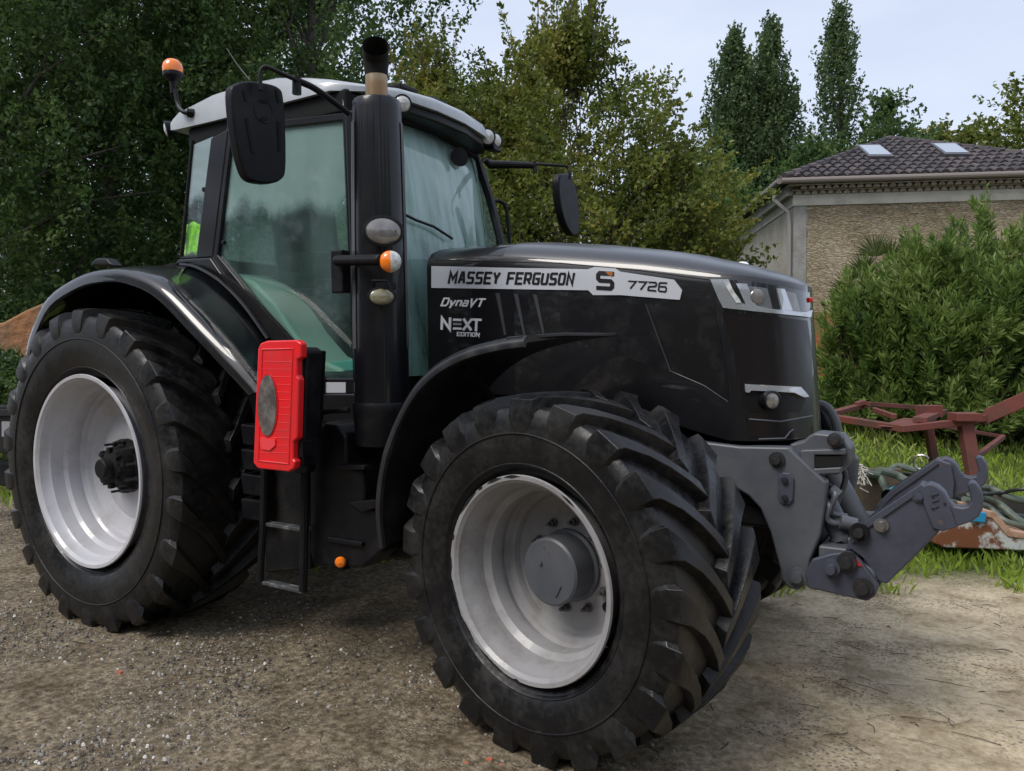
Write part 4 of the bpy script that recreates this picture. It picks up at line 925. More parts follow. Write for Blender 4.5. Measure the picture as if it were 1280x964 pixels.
# front grille skin, fog lamp recess and bumper lip
FG = mat('perforated_grille', (.009, .007, .007), .32, spec=.25, coat=.15, coatr=.1)
poly_decal(SH, [(903, 390), (960, 395), (1008, 401), (1014, 440), (1016, 545), (937, 552), (925, 470)], .004, 9).build('front_grille', FG, T, smooth=30)
fg = poly_decal(SH, [(931, 486), (990, 488), (1006, 498), (998, 516), (936, 514)], .006, 8).build('fog_lamp', PLA, T, smooth=30)
poly_decal(SH, [(930, 480), (996, 484), (1006, 496), (1000, 497), (988, 491), (938, 488), (935, 491), (931, 490)], .022, 8).build('fog_lamp_trim', CHR, fg, smooth=30)
h = SH.hit(958, 500); q = MB(); dirn = Vector((.75, -.65, 0)).normalized(); q.lathe([(.042, -.05), (.042, .045), (.036, .050)], h[0]-Vector((0, 0, 0))+h[1]*.0, dirn, 20); q.build('lamp_barrel', PLA, fg)
q = MB(); q.lathe([(.037, .042), (.02, .050), (.001, .052)], h[0], dirn, 20); q.build('lamp_lens', LENSD, fg)
outline(SH, [(936, 524), (975, 527), (1014, 520)], .004, .004, 'grille_moulding', GRY, T, False)
outline(SH, [(948, 549), (980, 548), (986, 540), (990, 537)], .004, .006, 'grille_moulding', GRY, T, False)
# little camera bump on the bonnet
q = MB(); p = bp(928, 334, 'y', .05); q.lathe([(.035, -.02), (.033, .012), (.02, .024), (.001, .027)], p, (0, 0, 1), 16); q.build('bonnet_beacon', mat('white_plastic', (.75, .76, .78), .3), T)
q = MB(); p = bp(1013.5, 375, 'y', -.02); q.box(p, (.02, .03, .022)); q.build('nose_emblem', REDREF, T, bevel=.005)

# ---- cab
YD = -.78
root_cab = MB(); 
DOORG = glass_mat('fogged_door_glass', (.80, .94, .90), (.03, .14), (.46, .64, .62), lo=.36, hi=.68, band=(2.50, 2.60, .42))
SCRG = glass_mat('fogged_screen_glass', (.76, .90, .86), (.14, .58), (.50, .68, .66), lo=.34, hi=.62, scl=(4.5, 4.5, .55), band=(2.30, 2.75, .45))
QG = glass_mat('quarter_glass', (.86, .95, .95), (.03, .10), (.55, .68, .72), lo=.3, hi=.7, band=(2.62, 2.70, .55))
BG = glass_mat('rear_cab_glass', (.90, .97, .95), (.12, .34), (.60, .74, .72))
def ring_plate(outer, inner, ax, val, th):
    o = [bp(u, v, ax, val) for u, v in outer]; i = [bp(u, v, ax, val) for u, v in inner]; n = len(o); vec = [0, 0, 0]; vec['xyz'.index(ax)] = th; vec = Vector(vec)
    vs = o+i+[p+vec for p in o]+[p+vec for p in i]; fs = []
    for k in range(n):
        j = (k+1) % n; fs += [(k, j, n+j, n+k), (2*n+k, 3*n+k, 3*n+j, 2*n+j), (k, 2*n+k, 2*n+j, j), (n+k, n+j, 3*n+j, 3*n+k)]
    return MB().add(vs, fs)
inn = [(290, 166), (428, 150), (441, 473), (398, 473), (380, 460), (354, 425), (318, 376), (272, 319)]
out = [(283, 158), (436, 140), (449, 492), (394, 492), (368, 468), (340, 432), (306, 386), (261, 323)]
door = ring_plate(out, inn, 'y', YD, .05).build('door', BLKD, T, bevel=.008)
plate(inn, 'y', YD+.02, .006).build('door_glass', DOORG, door, smooth=0)
q = MB(); q.lathe([(.013, -.012), (.013, .004), (.001, .006)], bp(279, 303, 'y', YD-.0), (0, -1, 0), 12); q.build('glass_bolt', PLA, door)
plate([(398, 478), (432, 478), (432, 491), (398, 491)], 'y', YD-.006, .006).build('sill_sticker', mat('grey_sticker', (.42, .44, .48), .4), door, smooth=0)
plate([(412, 452), (441, 450), (442, 464), (413, 465)], 'y', YD+.10, .03).build('door_grip', mat('teal_grip', (.12, .32, .30), .4), door, bevel=.008)
# pillars: rear corner post, front posts
plate([(263, 172), (286, 160), (266, 322), (244, 324)], 'y', YD-.004, .07).build('cab_pillar', BLKD, T, bevel=.012)
plate([(430, 138), (452, 136), (466, 520), (444, 520)], 'y', YD-.004, .07).build('cab_pillar', BLKD, T, bevel=.012)
q = MB()
for y in (.70,):
    a = bp(592, 188, 'y', y); b = bp(627, 304, 'y', y); c = b+(b-a).normalized()*.75
    q.tube([a, a.lerp(b, .5)+Vector((.015, 0, 0)), b, c], .030, 8)
q.build('cab_pillar', BLKD, T)
q = MB(); q.box((.60, .78, 2.15), (.10, .05, 1.5), Matrix.Rotation(-.10, 3, 'Y')); q.build('cab_pillar', BLKD, T, bevel=.01)
quarter = plate([(240, 182), (266, 171), (249, 320), (228, 322)], 'y', YD+.012, .006).build('quarter_glass', QG, T, smooth=0)
q = MB()
for u, v in ((255, 237), (256, 310), (254, 318)):
    q.lathe([(.014, -.01), (.014, .006), (.001, .008)], bp(u, v, 'y', YD+.01), (0, -1, 0), 12)
q.build('glass_bolt', PLA, quarter)
q = MB(); q.tube(smooth_path([bp(241, 176, 'y', YD+.01), bp(234, 250, 'y', YD+.01), bp(227, 322, 'y', YD+.01)], 4), .012, 8); q.tube([bp(227, 323, 'y', YD+.01), bp(250, 322, 'y', YD+.01)], .012, 8); q.build('quarter_glass_seal', PLA, quarter)
# rear and far side glass
q = MB(); q.prism([(.30, -.72, 2.17), (.38, -.72, 2.86), (.38, .72, 2.86), (.30, .72, 2.17)], (.006, 0, 0)); q.build('rear_glass', BG, T, smooth=0)
q = MB(); q.prism([(.62, .78, 1.5), (.62, .78, 2.1), (.74, .75, 2.84), (1.48, .73, 2.84), (1.62, .78, 1.5)], (0, .006, 0)); q.prism([(.32, .76, 2.17), (.40, .74, 2.84), (.55, .74, 2.84), (.50, .77, 2.17)], (0, .006, 0)); q.build('side_glass', BG, T, smooth=0)
# windscreen: curved sheet between front posts
def screen():
    m = MB(); n = 12; vs = []
    for j in range(9):
        t = j/8
        for i in range(n+1):
            s = i/n; y = -.74+1.43*s; bow = 4*s*(1-s)
            xb = 1.70+(1.60-1.70)*s+.16*bow; xt = 1.58+(1.42-1.58)*s+.06*bow
            xx = xb*(1-t)+xt*t+.03*math.sin(math.pi*t); zz = 1.45+(2.90-1.45)*t
            vs.append((xx, y, zz))
    fs = [(j*(n+1)+i, j*(n+1)+i+1, (j+1)*(n+1)+i+1, (j+1)*(n+1)+i) for j in range(8) for i in range(n)]
    m.add(vs, fs); o = m.build('windscreen', SCRG, T, smooth=60); s = o.modifiers.new('thick', 'SOLIDIFY'); s.thickness = .006; return o
scr = screen(); SS = Surf([scr])
q = MB(); P = [SS.hit(u, v) for u, v in ((497, 268), (515, 277), (537, 285), (560, 300))]; q.tube([h[0]+h[1]*.03 for h in P if h], .008, 6); q.build('wiper', PLA, scr)
# floor, lower cab body
q = MB(); q.box((1.05, 0, 1.40), (1.35, 1.5, .16)); q.box((.40, 0, 1.85), (.12, 1.48, .62)); q.build('cab_floor', CABIND, T, bevel=.02)
plate([(222, 324), (262, 322), (306, 384), (342, 432), (372, 468), (396, 492), (450, 492), (470, 520), (470, 548), (402, 528), (372, 506), (318, 492), (292, 455), (255, 405), (214, 360), (203, 350)], 'y', YD-.02, .06).build('cab_side_panel', BLKD, T, bevel=.012)
plate([(236, 337), (262, 350), (290, 378), (322, 420), (330, 428), (322, 470), (300, 452), (262, 398), (228, 356)], 'y', YD-.032, .012).build('lower_window', LWM) if 0 else plate([(238, 339), (260, 350), (290, 380), (322, 422)], 'y', YD-.03, .004).build('window_edge', mat('dark_glass', (.003, .006, .008), .3, spec=.12), T, bevel=.004)
LWM = mat('dark_smoked_panel', (.003, .006, .008), .28, spec=.14, coat=.12, coatr=.05)
oc = smooth_path([bp(u, v, 'y', yy) for u, v, yy in ((206, 347, -1.10), (214, 356, -1.235), (236, 380, -1.24), (264, 411, -1.235), (292, 449, -1.225), (320, 487, -1.19))], 4)
ic = smooth_path([bp(u, v, 'y', YD-.05) for u, v in ((226, 333), (236, 337), (262, 347), (300, 380), (334, 424), (358, 474))], 4)
n = len(oc); vs = []
for j in range(5):
    for a_, b_ in zip(oc, ic):
        p = a_.lerp(b_, j/4); p = p+Vector((0, -.035*math.sin(math.pi*j/4), 0)); vs.append(p)
q = MB(); q.add(vs, [(j*n+i, j*n+i+1, (j+1)*n+i+1, (j+1)*n+i) for j in range(4) for i in range(n-1)])
o = q.build('lower_window', LWM, T, smooth=60); sm_ = o.modifiers.new('thick', 'SOLIDIFY'); sm_.thickness = .012
q = MB(); q.tube(smooth_path([bp(u, v, 'y', YD-.055) for u, v in ((226, 331), (246, 335), (275, 352), (305, 382), (335, 424))], 5), .013, 8); q.build('body_moulding', BLKD, T)
# roof
def roof():
    m = MB()
    # plan outline (x, y) counter-clockwise with the low and high rim heights
    side = [(.16, 2.955, 3.03), (.22, 2.95, 3.06), (.55, 2.945, 3.105), (.85, 2.945, 3.11), (1.1, 2.945, 3.095), (1.35, 2.945, 3.05), (1.52, 2.945, 3.01)]
    ol = [(x, -.77, a, b) for x, a, b in side]+[(1.66, -.66, 2.945, 2.99), (1.73, -.45, 2.95, 3.01), (1.745, -.15, 2.955, 3.03), (1.72, .15, 2.96, 3.04), (1.66, .45, 2.96, 3.04), (1.58, .62, 2.965, 3.02)]
    ol += [(x, .77, a, b) for x, a, b in reversed(side[:-1])]+[(.10, .5, 2.97, 3.08), (.08, 0, 2.98, 3.10), (.10, -.5, 2.97, 3.08)]
    n = len(ol); cx_, cy_ = .9, 0
    def ringp(f, z): return [(cx_+(x-cx_)*f, cy_+(y-cy_)*f, z(a, b)) for x, y, a, b in ol]
    rings = [ringp(.955, lambda a, b: a+.005), ringp(1.0, lambda a, b: a), ringp(1.0, lambda a, b: a+(b-a)*.55), ringp(.985, lambda a, b: b-.008), ringp(.955, lambda a, b: b+.006), ringp(.75, lambda a, b: b+.035), ringp(.4, lambda a, b: 3.15), ringp(.02, lambda a, b: 3.16)]
    vs = [p for r_ in rings for p in r_]; fs = [(k*n+i, k*n+(i+1) % n, (k+1)*n+(i+1) % n, (k+1)*n+i) for k in range(len(rings)-1) for i in range(n)]
    fs.append(tuple(range(n-1, -1, -1)))
    m.add(vs, fs); return m.build('roof', ROOFM, T, smooth=40)
RF = roof()
q = MB(); q.prism([(.28, -.74, 2.83), (1.60, -.74, 2.83), (1.62, -.40, 2.87), (1.58, .1, 2.90), (1.45, .70, 2.88), (.34, .72, 2.83)], (0, 0, .125)); q.build('roof_lining', CABIND, RF, bevel=.02)
q = MB(); q.prism([(1.60, -.70, 2.885), (1.70, -.42, 2.90), (1.715, -.1, 2.905), (1.69, .2, 2.91), (1.62, .48, 2.91), (1.52, .66, 2.91), (1.42, .66, 2.91), (1.4, -.7, 2.885)], (0, 0, .055)); q.build('roof_visor', PLA, RF, bevel=.01)
# roof vents near the front edge
for k, (y, x) in enumerate([(-.28, 1.60), (.0, 1.60), (.28, 1.55)]):
    q = MB(); q.box((x, y, 3.065), (.10, .16, .03)); q.build('roof_vent', PLA, RF, bevel=.01)
def lamp(name, c, nrm, r, body, lens, parent, sq=1.0, depth=.07, label=None):
    """round or oval work lamp: body lathe squashed in height, plus lens"""
    nrm = Vector(nrm).normalized(); c = Vector(c)
    q = MB(); q.lathe([(.001, -depth), (r*.55, -depth*.95), (r*.95, -depth*.35), (r*1.08, 0), (r*1.08, .008), (r*.93, .010)], (0, 0, 0), nrm, 28)
    q.v = [(c.x+x, c.y+y, c.z+z*sq) for x, y, z in q.v]; o = q.build(name, body, parent)
    q = MB(); q.lathe([(r*.94, .004), (r*.75, .013), (r*.4, .018), (.001, .020)], (0, 0, 0), nrm, 28)
    q.v = [(c.x+x, c.y+y, c.z+z*sq) for x, y, z in q.v]; q.build('lens', lens, o)
    if label: o['label'] = label
    return o
rl_ = lamp('roof_lamp', bp(503, 130, 'y', -.66), (.75, -.65, -.1), .044, PLA, CLR, T)
q = MB(); q.tube([bp(503, 130, 'y', -.66)+Vector((-.03, .03, 0)), (1.66, -.55, 2.97)], .018, 8); q.build('lamp_stalk', PLA, rl_)
lamp('roof_lamp', bp(609, 171, 'y', .55), (.75, -.65, -.1), .052, PLA, CLR, T)
lamp('roof_lamp', bp(619, 176, 'y', .66), (.9, -.4, -.1), .050, PLA, CLR, T)
plate([(600, 160), (614, 162), (618, 188), (603, 187)], 'y', .62, .10).build('lamp_bracket', PLA, T, bevel=.015)
lamp('rear_roof_lamp', bp(209, 162, 'y', -.70), (-.5, -.8, -.25), .045, PLA, CLR, T, 1.1)
# mirror reflection glasses seen behind screen: interior mirrors
for u, v in ((552, 198), (575, 196)):
    q = MB(); c = bp(u, v, 'y', .25); q.lathe([(.001, -.03), (.055, -.02), (.06, 0), (.001, .004)], c, (1, -.4, 0), 16); q.build('interior_mirror', CABIND, T)
# antenna
q = MB(); q.tube([bp(312, 100, 'y', -.55), bp(296, 80, 'y', -.55), bp(283, 60, 'y', -.55)], [.004, .003, .002], 6); q.build('antenna', PLA, T)
# beacon
c = bp(216, 92, 'y', -.80)
q = MB(); q.tube(smooth_path([bp(240, 142, 'y', -.77), bp(229, 140, 'y', -.80), bp(222, 130, 'y', -.80), bp(219, 112, 'y', -.80)], 5), .013, 10); q.tube([bp(243, 142, 'y', -.76), bp(234, 141, 'y', -.79)], .026, 10)
be = q.build('beacon', PLA, T)
q = MB(); q.lathe([(.016, -.12), (.02, -.05), (.045, -.035), (.058, -.02), (.060, .0), (.058, .006)], c, (0, 0, 1), 24); q.build('beacon_base', PLA, be)
q = MB(); q.lathe([(.058, .004), (.060, .03), (.055, .055), (.040, .075), (.018, .085), (.001, .087)], c, (0, 0, 1), 24); q.build('beacon_lens', AMB, be)
# mirrors
XM = 1.50
mp_ = [(290, 112), (296, 105), (310, 101), (335, 104), (350, 110), (355, 122), (358, 165), (358, 212), (353, 224), (342, 229), (326, 229), (312, 224), (304, 210), (296, 178), (291, 140)]
def rounded(px):
    P = [Vector((a, b, 0)) for a, b in px]; P = [P[-1]]+P+[P[0], P[1]]; return [(p.x, p.y) for p in smooth_path(P, 3)[3:-4]]
mr = plate(rounded(mp_), 'x', XM, -.055).build('mirror', PLA, T, bevel=.016, seg=3)
S2 = Surf([mr])
for px in ([(303, 113), (306, 113), (309, 127), (306, 127)], [(344, 112), (347, 113), (350, 129), (347, 129)], [(306, 148), (310, 147), (318, 192), (314, 190)], [(346, 152), (350, 152), (351, 188), (348, 190)]):
    poly_decal(S2, px, .004).build('mirror_rib', SOOT, mr, smooth=0)
hh = S2.hit(329, 139)
q = MB(); q.lathe([(.050, -.002), (.056, .003), (.061, -.002)], hh[0], hh[1], 28); q.build('mirror_pivot_ring', PLA, mr)
for px in ([(325, 124), (333, 124), (333, 129), (331, 129), (331, 126.5), (327, 126.5), (327, 129), (325, 129)], [(326, 147), (328, 149), (332, 149), (334, 147), (334, 151), (326, 151)]):
    poly_decal(S2, px, .003).build('mirror_clip', SOOT, mr, smooth=0)
q = MB(); q.tube(smooth_path([bp(436, 142, 'y', -.80), bp(415, 126, 'y', -.90), bp(392, 110, 'y', -1.0), bp(372, 101, 'y', -1.08)], 4), .016, 10); q.tube([bp(371, 98, 'y', -1.08), bp(371, 118, 'y', -1.08)], .022, 10)
q.tube(smooth_path([bp(374, 102, 'y', -1.08), bp(350, 91, 'y', -1.16), bp(333, 84, 'y', -1.21), bp(326, 88, 'y', -1.23), bp(325, 98, 'y', -1.235), bp(326, 113, 'y', -1.235)], 5), .0105, 10); q.build('mirror_arm', PLA, mr)
mp2 = [(699, 222), (704, 217), (712, 218), (718, 228), (723, 250), (725, 275), (724, 291), (718, 295), (713, 290), (706, 276), (700, 250)]
ml = plate(rounded(mp2), 'x', 1.86, -.06).build('mirror', PLA, T, bevel=.014, seg=3)
q = MB(); q.tube([bp(606, 200, 'y', .78), bp(612, 206, 'y', .82), bp(640, 206, 'y', .92), bp(668, 207, 'y', 1.0)], [.022, .03, .026, .022], 10); q.tube([bp(668, 202, 'y', 1.0), bp(669, 216, 'y', 1.0)], .016, 8)
q.tube(smooth_path([bp(668, 205, 'y', 1.0), bp(700, 207, 'y', 1.08), bp(709, 209, 'y', 1.12), bp(712, 215, 'y', 1.12), bp(712, 224, 'y', 1.12)], 4), .010, 8); q.build('mirror_arm', PLA, ml)
q = MB(); q.tube(smooth_path([bp(616, 252, 'y', .80), bp(625, 252, 'y', .85), bp(633, 262, 'y', .88), bp(637, 304, 'y', .88)], 4), .014, 8); q.build('side_handrail', PLA, T)
# cab interior
seat = MB(); seat.box((.80, -.05, 1.86), (.50, .52, .16)); seat.box((.80, -.05, 1.66), (.36, .40, .30)); so_ = seat.build('driver_seat', SEATM, T, bevel=.05, seg=4)
q = MB(); q.box((.56, -.05, 2.26), (.15, .50, .72), Matrix.Rotation(-.14, 3, 'Y')); q.box((.52, -.05, 2.68), (.10, .28, .16)); q.build('backrest', SEATM, so_, bevel=.05, seg=4)
q = MB(); q.box((.86, -.40, 2.02), (.42, .12, .10)); q.box((1.02, -.42, 2.10), (.16, .14, .16)); q.build('armrest', CABIND, so_, bevel=.03, seg=3)
q = MB(); q.tube([(1.50, 0, 1.5), (1.36, 0, 2.05)], .06, 12); q.box((1.48, 0, 2.12), (.16, .42, .22)); q.build('steering_column', CABIND, T, bevel=.03)
q = MB(); ax = Vector((-.55, 0, .83)); a_ = ax.cross(Vector((0, 1, 0))).normalized(); c = Vector((1.32, 0, 2.14)); q.tube([c+(Vector((0, 1, 0))*math.cos(t)+a_*math.sin(t))*.20 for t in np.linspace(0, 2*math.pi, 33)], .016, 8, False)
for t in (0.5, 2.6, 4.7): q.tube([c, c+(Vector((0, 1, 0))*math.cos(t)+a_*math.sin(t))*.20], .012, 6)
q.build('steering_wheel', CABIND, T)
# pale inner mudguard seen through the door
q = MB(); vs = []
for y in (-.70, -.42):
    for (x, z) in [(.35, 2.02), (.62, 2.06), (.80, 2.0), (.98, 1.86), (1.12, 1.70), (1.28, 1.56), (1.50, 1.49), (1.50, 1.44), (.35, 1.44)]: vs.append((x, y, z))
n = 9; q.add(vs, [tuple(range(n)), tuple(range(2*n-1, n-1, -1))]+[(i, (i+1) % n, (i+1) % n+n, i+n) for i in range(n)]); q.build('inner_mudguard', CABIN, T, bevel=.03, seg=3)
q = MB(); q.box((1.15, .60, 1.95), (.7, .2, .5)); q.build('side_console', CABIND, T, bevel=.05)
q = MB(); q.prism([(.50, -.66, 2.52), (.9, -.66, 2.60), (.9, -.66, 2.57), (.50, -.66, 2.49)], (0, .06, 0)); q.box((.93, -.63, 2.52), (.06, .06, .16)); q.build('pillar_trim', CABIN, T, bevel=.01)

# ---- exhaust stack and shroud
EX, EY = 1.985, -.93
q = MB()
prof = [(.131, 1.33), (.129, 1.7), (.125, 2.2), (.117, 2.66), (.114, 2.755), (.108, 2.765)]
q.lathe([(float(np.interp(z, [1.33, 1.7, 2.2, 2.66, 2.755, 2.765], [.131, .129, .125, .117, .114, .108])), z) for z in list(np.linspace(1.33, 2.755, 40))+[2.765]], (EX, EY, 0), (0, 0, 1), 144); sh = q.build('exhaust_shroud', BLKD, T, smooth=30)
q = MB(); q.lathe([(.112, 2.757), (.001, 2.757)], (EX, EY, 0), (0, 0, 1), 32); q.build('shroud_cap', DRK, sh)
q = MB(); q.lathe([(.125, 1.14), (.132, 1.18), (.138, 1.30), (.142, 1.33), (.137, 1.345), (.126, 1.345)], (EX, EY, 0), (0, 0, 1), 40); q.build('shroud_foot', PLA, sh)
def perf():
    m = mat('perforated_strip', (.02, .02, .021), .45, metal=.3); t = m.node_tree; b = t.nodes['Principled BSDF']
    c = t.nodes.new('ShaderNodeTexCoord'); v = t.nodes.new('ShaderNodeTexVoronoi'); v.inputs['Scale'].default_value = 95; v.inputs['Randomness'].default_value = 0
    r = t.nodes.new('ShaderNodeValToRGB'); r.color_ramp.elements[0].position = .30; r.color_ramp.elements[1].position = .42; r.color_ramp.elements[0].color = (.001, .001, .001, 1); r.color_ramp.elements[1].color = (.11, .11, .115, 1)
    t.links.new(c.outputs['Object'], v.inputs['Vector']); t.links.new(v.outputs['Distance'], r.inputs[0]); t.links.new(r.outputs[0], b.inputs['Base Color']); return m
PF = perf()
vdir = math.atan2(CY-EY, CX-EX)
for a0, a1 in ((R(-88), R(-60)), (R(64), R(88))):
    q = MB(); vs = []; k = 6
    for (r, z) in [(.1335, 1.60), (.1315, 1.9), (.129, 2.2), (.124, 2.5), (.121, 2.66)]:
        for i in range(k+1):
            a = vdir+a0+(a1-a0)*i/k; vs.append((EX+(r)*math.cos(a), EY+(r)*math.sin(a), z))
    q.add(vs, [(j*(k+1)+i, j*(k+1)+i+1, (j+1)*(k+1)+i+1, (j+1)*(k+1)+i) for j in range(4) for i in range(k)]); q.build('perforated_strip', PF, sh, smooth=60)
for a in (.12,):
    q = MB(); q.tube([(EX+(r+.0005)*math.cos(vdir+a), EY+(r+.0005)*math.sin(vdir+a), z) for r, z in prof[:5]], .0022, 5); q.build('shroud_seam', SOOT, sh)
q = MB(); q.tube([(EX, EY, 2.70), (EX, EY, 2.85), (EX, EY, 2.905)], [.052]*3, 24, False); ep = q.build('exhaust_pipe', PIPE, T)
q = MB(); q.tube(smooth_path([(EX, EY, 2.885), (EX+.002, EY-.003, 2.92), (EX+.016, EY-.018, 2.965), (EX+.050, EY-.056, 2.995)], 5), [.053+.0006*i for i in range(16)], 24, False); q.build('exhaust_tip', SOOT, ep)
nv = Vector((math.cos(vdir), math.sin(vdir), 0))
def onsh(u, v, off): 
    d = ray(u, v); p = bp(u, v, 'y', EY-.115-off*.8); return p
lamp('work_lamp', onsh(479, 289, .05), nv*.9+Vector((.25, 0, .05)), .088, PLA, LENSD, T, .74, .06, 'large oval clear work lamp on the exhaust shroud')
lamp('work_lamp', onsh(477, 371, .04), nv*.9+Vector((.2, 0, .05)), .062, PLA, LENSY, T, .66, .05, 'small yellowed oval work lamp below the indicator')
q = MB(); c = onsh(477, 360, .03); q.tube([c+Vector((-.05, 0, -.01)), c+Vector((-.045, -.01, .035)), c+Vector((.045, -.01, .03)), c+Vector((.055, 0, -.02))], .006, 6); q.box(c+Vector((0, .03, .01)), (.05, .08, .03)); q.build('lamp_bracket', PLA, T)
q = MB(); a = bp(420, 326, 'y', -1.10); b = bp(476, 325, 'y', -1.13); q.tube([a, b], .026, 10); q.box(bp(426, 340, 'y', -1.06), (.075, .06, .20)); q.build('indicator_arm', PLA, T, bevel=.01)
c = bp(488, 327, 'y', -1.10)
q = MB(); q.lathe([(.001, -.05), (.035, -.045), (.048, -.01), (.050, 0)], c, nv, 24); ind = q.build('indicator', PLA, T)
for sgn, mm, nm in ((-1, AMB, 'amber_lens'), (1, CLR, 'clear_lens')):
    vs = []; fs = []; side = nv.cross(Vector((0, 0, 1))); k = 10; rr = [(.049, .001), (.044, .016), (.030, .026), (.012, .031), (.0, .032)]
    for r, h_ in rr:
        for i in range(k+1):
            t = math.pi*i/k; vs.append(c+nv*h_+(side*(-sgn)*math.sin(t)+Vector((0, 0, 1))*math.cos(t))*r)
    q = MB(); q.add(vs, [(j*(k+1)+i, j*(k+1)+i+1, (j+1)*(k+1)+i+1, (j+1)*(k+1)+i) for j in range(4) for i in range(k)]); q.build(nm, mm, ind, smooth=60)

# ---- mudguards
def guard(name, outer, inner, lip, th, m, y0f, label=None):
    """outer/inner: lists of (x, y, z) along the arc. adds a turned down lip on the outer edge"""
    n = len(outer); q = MB(); vs = []
    for o, i in zip(outer, inner):
        o = Vector(o); i = Vector(i); d = (i-o)
        cen = Vector((y0f[0], o.y, y0f[1])); dn = (cen-o).normalized()
        ring = [o+dn*lip+Vector((0, .012, 0)), o+dn*lip*.9+Vector((0, -.004, 0)), o+dn*lip*.45+Vector((0, -.004, 0)), o+dn*.012, o+Vector((0, .022, 0))-dn*.004, o+d*.3-dn*.012, o+d*.65-dn*.010, i, i+dn*th, o+d*.5+dn*(th-.005), o+Vector((0, .03, 0))+dn*(th+.012), o+dn*lip*.6+Vector((0, .018, 0))]
        vs += ring
    k = 12; fs = [(a*k+b, a*k+(b+1) % k, (a+1)*k+(b+1) % k, (a+1)*k+b) for a in range(n-1) for b in range(k)]
    fs += [tuple(range(k-1, -1, -1)), tuple(range((n-1)*k, n*k))]
    q.add(vs, fs); o = q.build(name, m, T, smooth=50)
    if label: o['label'] = label
    return o
rp = smooth_path([(-.66, -1.27, 1.60), (-.56, -1.28, 1.74), (-.34, -1.29, 1.93), (.02, -1.30, 2.035), (.30, -1.30, 2.055), (.52, -1.29, 2.03), (.78, -1.28, 1.935), (1.08, -1.27, 1.72), (1.30, -1.25, 1.54), (1.46, -1.23, 1.40)], 4)
kf = lambda x: max(0, min(1, (x-.35)/.4))
ri = [Vector((p.x-.02*(1-kf(p.x)), -.80-.36*kf(p.x), p.z+.055-.045*kf(p.x))) for p in rp]
guard('rear_mudguard', rp, ri, .075, .02, BLK, (.25, 1.0), 'gloss black mudguard over the near rear wheel')
guard('rear_mudguard', [Vector((p.x, -p.y, p.z)) for p in rp], [Vector((p.x, -p.y, p.z)) for p in ri], .06, .02, BLK, (.25, 1.0))
q = MB(); q.box((0.45, -.93, 1.65), (1.2, .26, .5)); 
plate([(110, 333), (118, 322), (132, 322), (142, 333)], 'y', -.95, .08).build('mudguard_lamp', PLA, T, bevel=.02)
# inner wall between mudguard and cab
q = MB(); inner = [(p.x, p.z+.03) for p in ri]; q.prism([(x, -.80, z) for x, z in inner]+[(1.45, -.80, 1.2), (-.2, -.80, 1.2)], (0, .03, 0)); q.build('wheel_well', DRK, T, smooth=30)
FM = mat('mudguard_plastic', (.014, .014, .016), .30, noise=(8, 4, (.03, .03, .032), .5, .75, .5))
fp = smooth_path([(2.17, -1.19, .72), (2.165, -1.20, .90), (2.20, -1.20, 1.10), (2.27, -1.20, 1.26), (2.38, -1.20, 1.42), (2.51, -1.20, 1.525), (2.66, -1.20, 1.59), (2.82, -1.195, 1.625), (2.95, -1.19, 1.640)], 4)
fi = [Vector((p.x+.012*i/32*8, -.66, p.z+.01)) for i, p in enumerate(fp)]
guard('front_mudguard', fp, fi, .045, .012, FM, (2.9, .7), 'black plastic mudguard over the near front wheel')
guard('front_mudguard', [Vector((p.x, -p.y, p.z)) for p in fp], [Vector((p.x, -p.y, p.z)) for p in fi], .045, .012, FM, (2.9, .7))
q = MB(); q.prism([(2.93, -1.18, 1.642), (3.02, -1.0, 1.655), (3.10, -.68, 1.655), (3.04, -.62, 1.655), (2.86, -.66, 1.650), (2.86, -1.18, 1.638)], (0, 0, -.014)); q.build('mudguard_tail', FM, T, bevel=.003)
q = MB(); q.tube([(2.55, -.45, 1.0), (2.5, -.8, 1.40), (2.55, -1.05, 1.52)], .022, 8); q.build('mudguard_bracket', DRK, T)
plate([(484, 597), (513, 585), (517, 590), (500, 596), (500, 601), (484, 603)], 'y', -.90, .02).build('bracket_plate', mat('dusty_bracket', (.10, .09, .075), .7), T)

# ---- steps, tank, battery box
YL = -1.12
q = MB()
q.tube([bp(331, 560, 'y', YL), bp(329, 660, 'y', YL), bp(325, 726, 'y', YL)], .018, 8); q.tube([bp(381, 540, 'y', YL), bp(380, 660, 'y', YL), bp(379, 739, 'y', YL)], .021, 8)
q.build('step_frame', DRK, T)
STEPM = mat('worn_step', (.045, .048, .05), .45, noise=(20, 4, (.16, .165, .17), .5, .68))
for (a, b) in (((329, 653), (380, 661)), ((325, 726), (381, 739))):
    A_ = bp(*a, 'y', YL); B_ = bp(*b, 'y', YL); q = MB(); q.prism([A_, B_, B_+Vector((0, .05, 0)), A_+Vector((0, .05, 0))], (0, 0, -.020)); q.build('step', STEPM, T, bevel=.005)
q = MB(); q.tube(smooth_path([bp(u, v, 'y', -1.10) for u, v in ((381, 712), (383, 640), (383, 552), (387, 533), (396, 519), (412, 514), (436, 513))], 5), .013, 8); q.build('handrail', DRK, T)
plate([(386, 556), (389, 540), (405, 527), (420, 530), (432, 545), (433, 583), (452, 586), (455, 612), (455, 630), (477, 640), (478, 690), (453, 711), (391, 709), (386, 690)], 'y', -1.06, .30).build('fuel_tank', PLA, T, bevel=.02, seg=3)
plate([(434, 552), (505, 545), (520, 700), (480, 700), (455, 690)], 'y', -.90, .30).build('tank_side_cover', PLA, T, bevel=.02)
plate([(408, 671), (452, 678), (452, 684), (410, 678)], 'y', -1.08, .03).build('tank_moulding', PLA, T, bevel=.006)
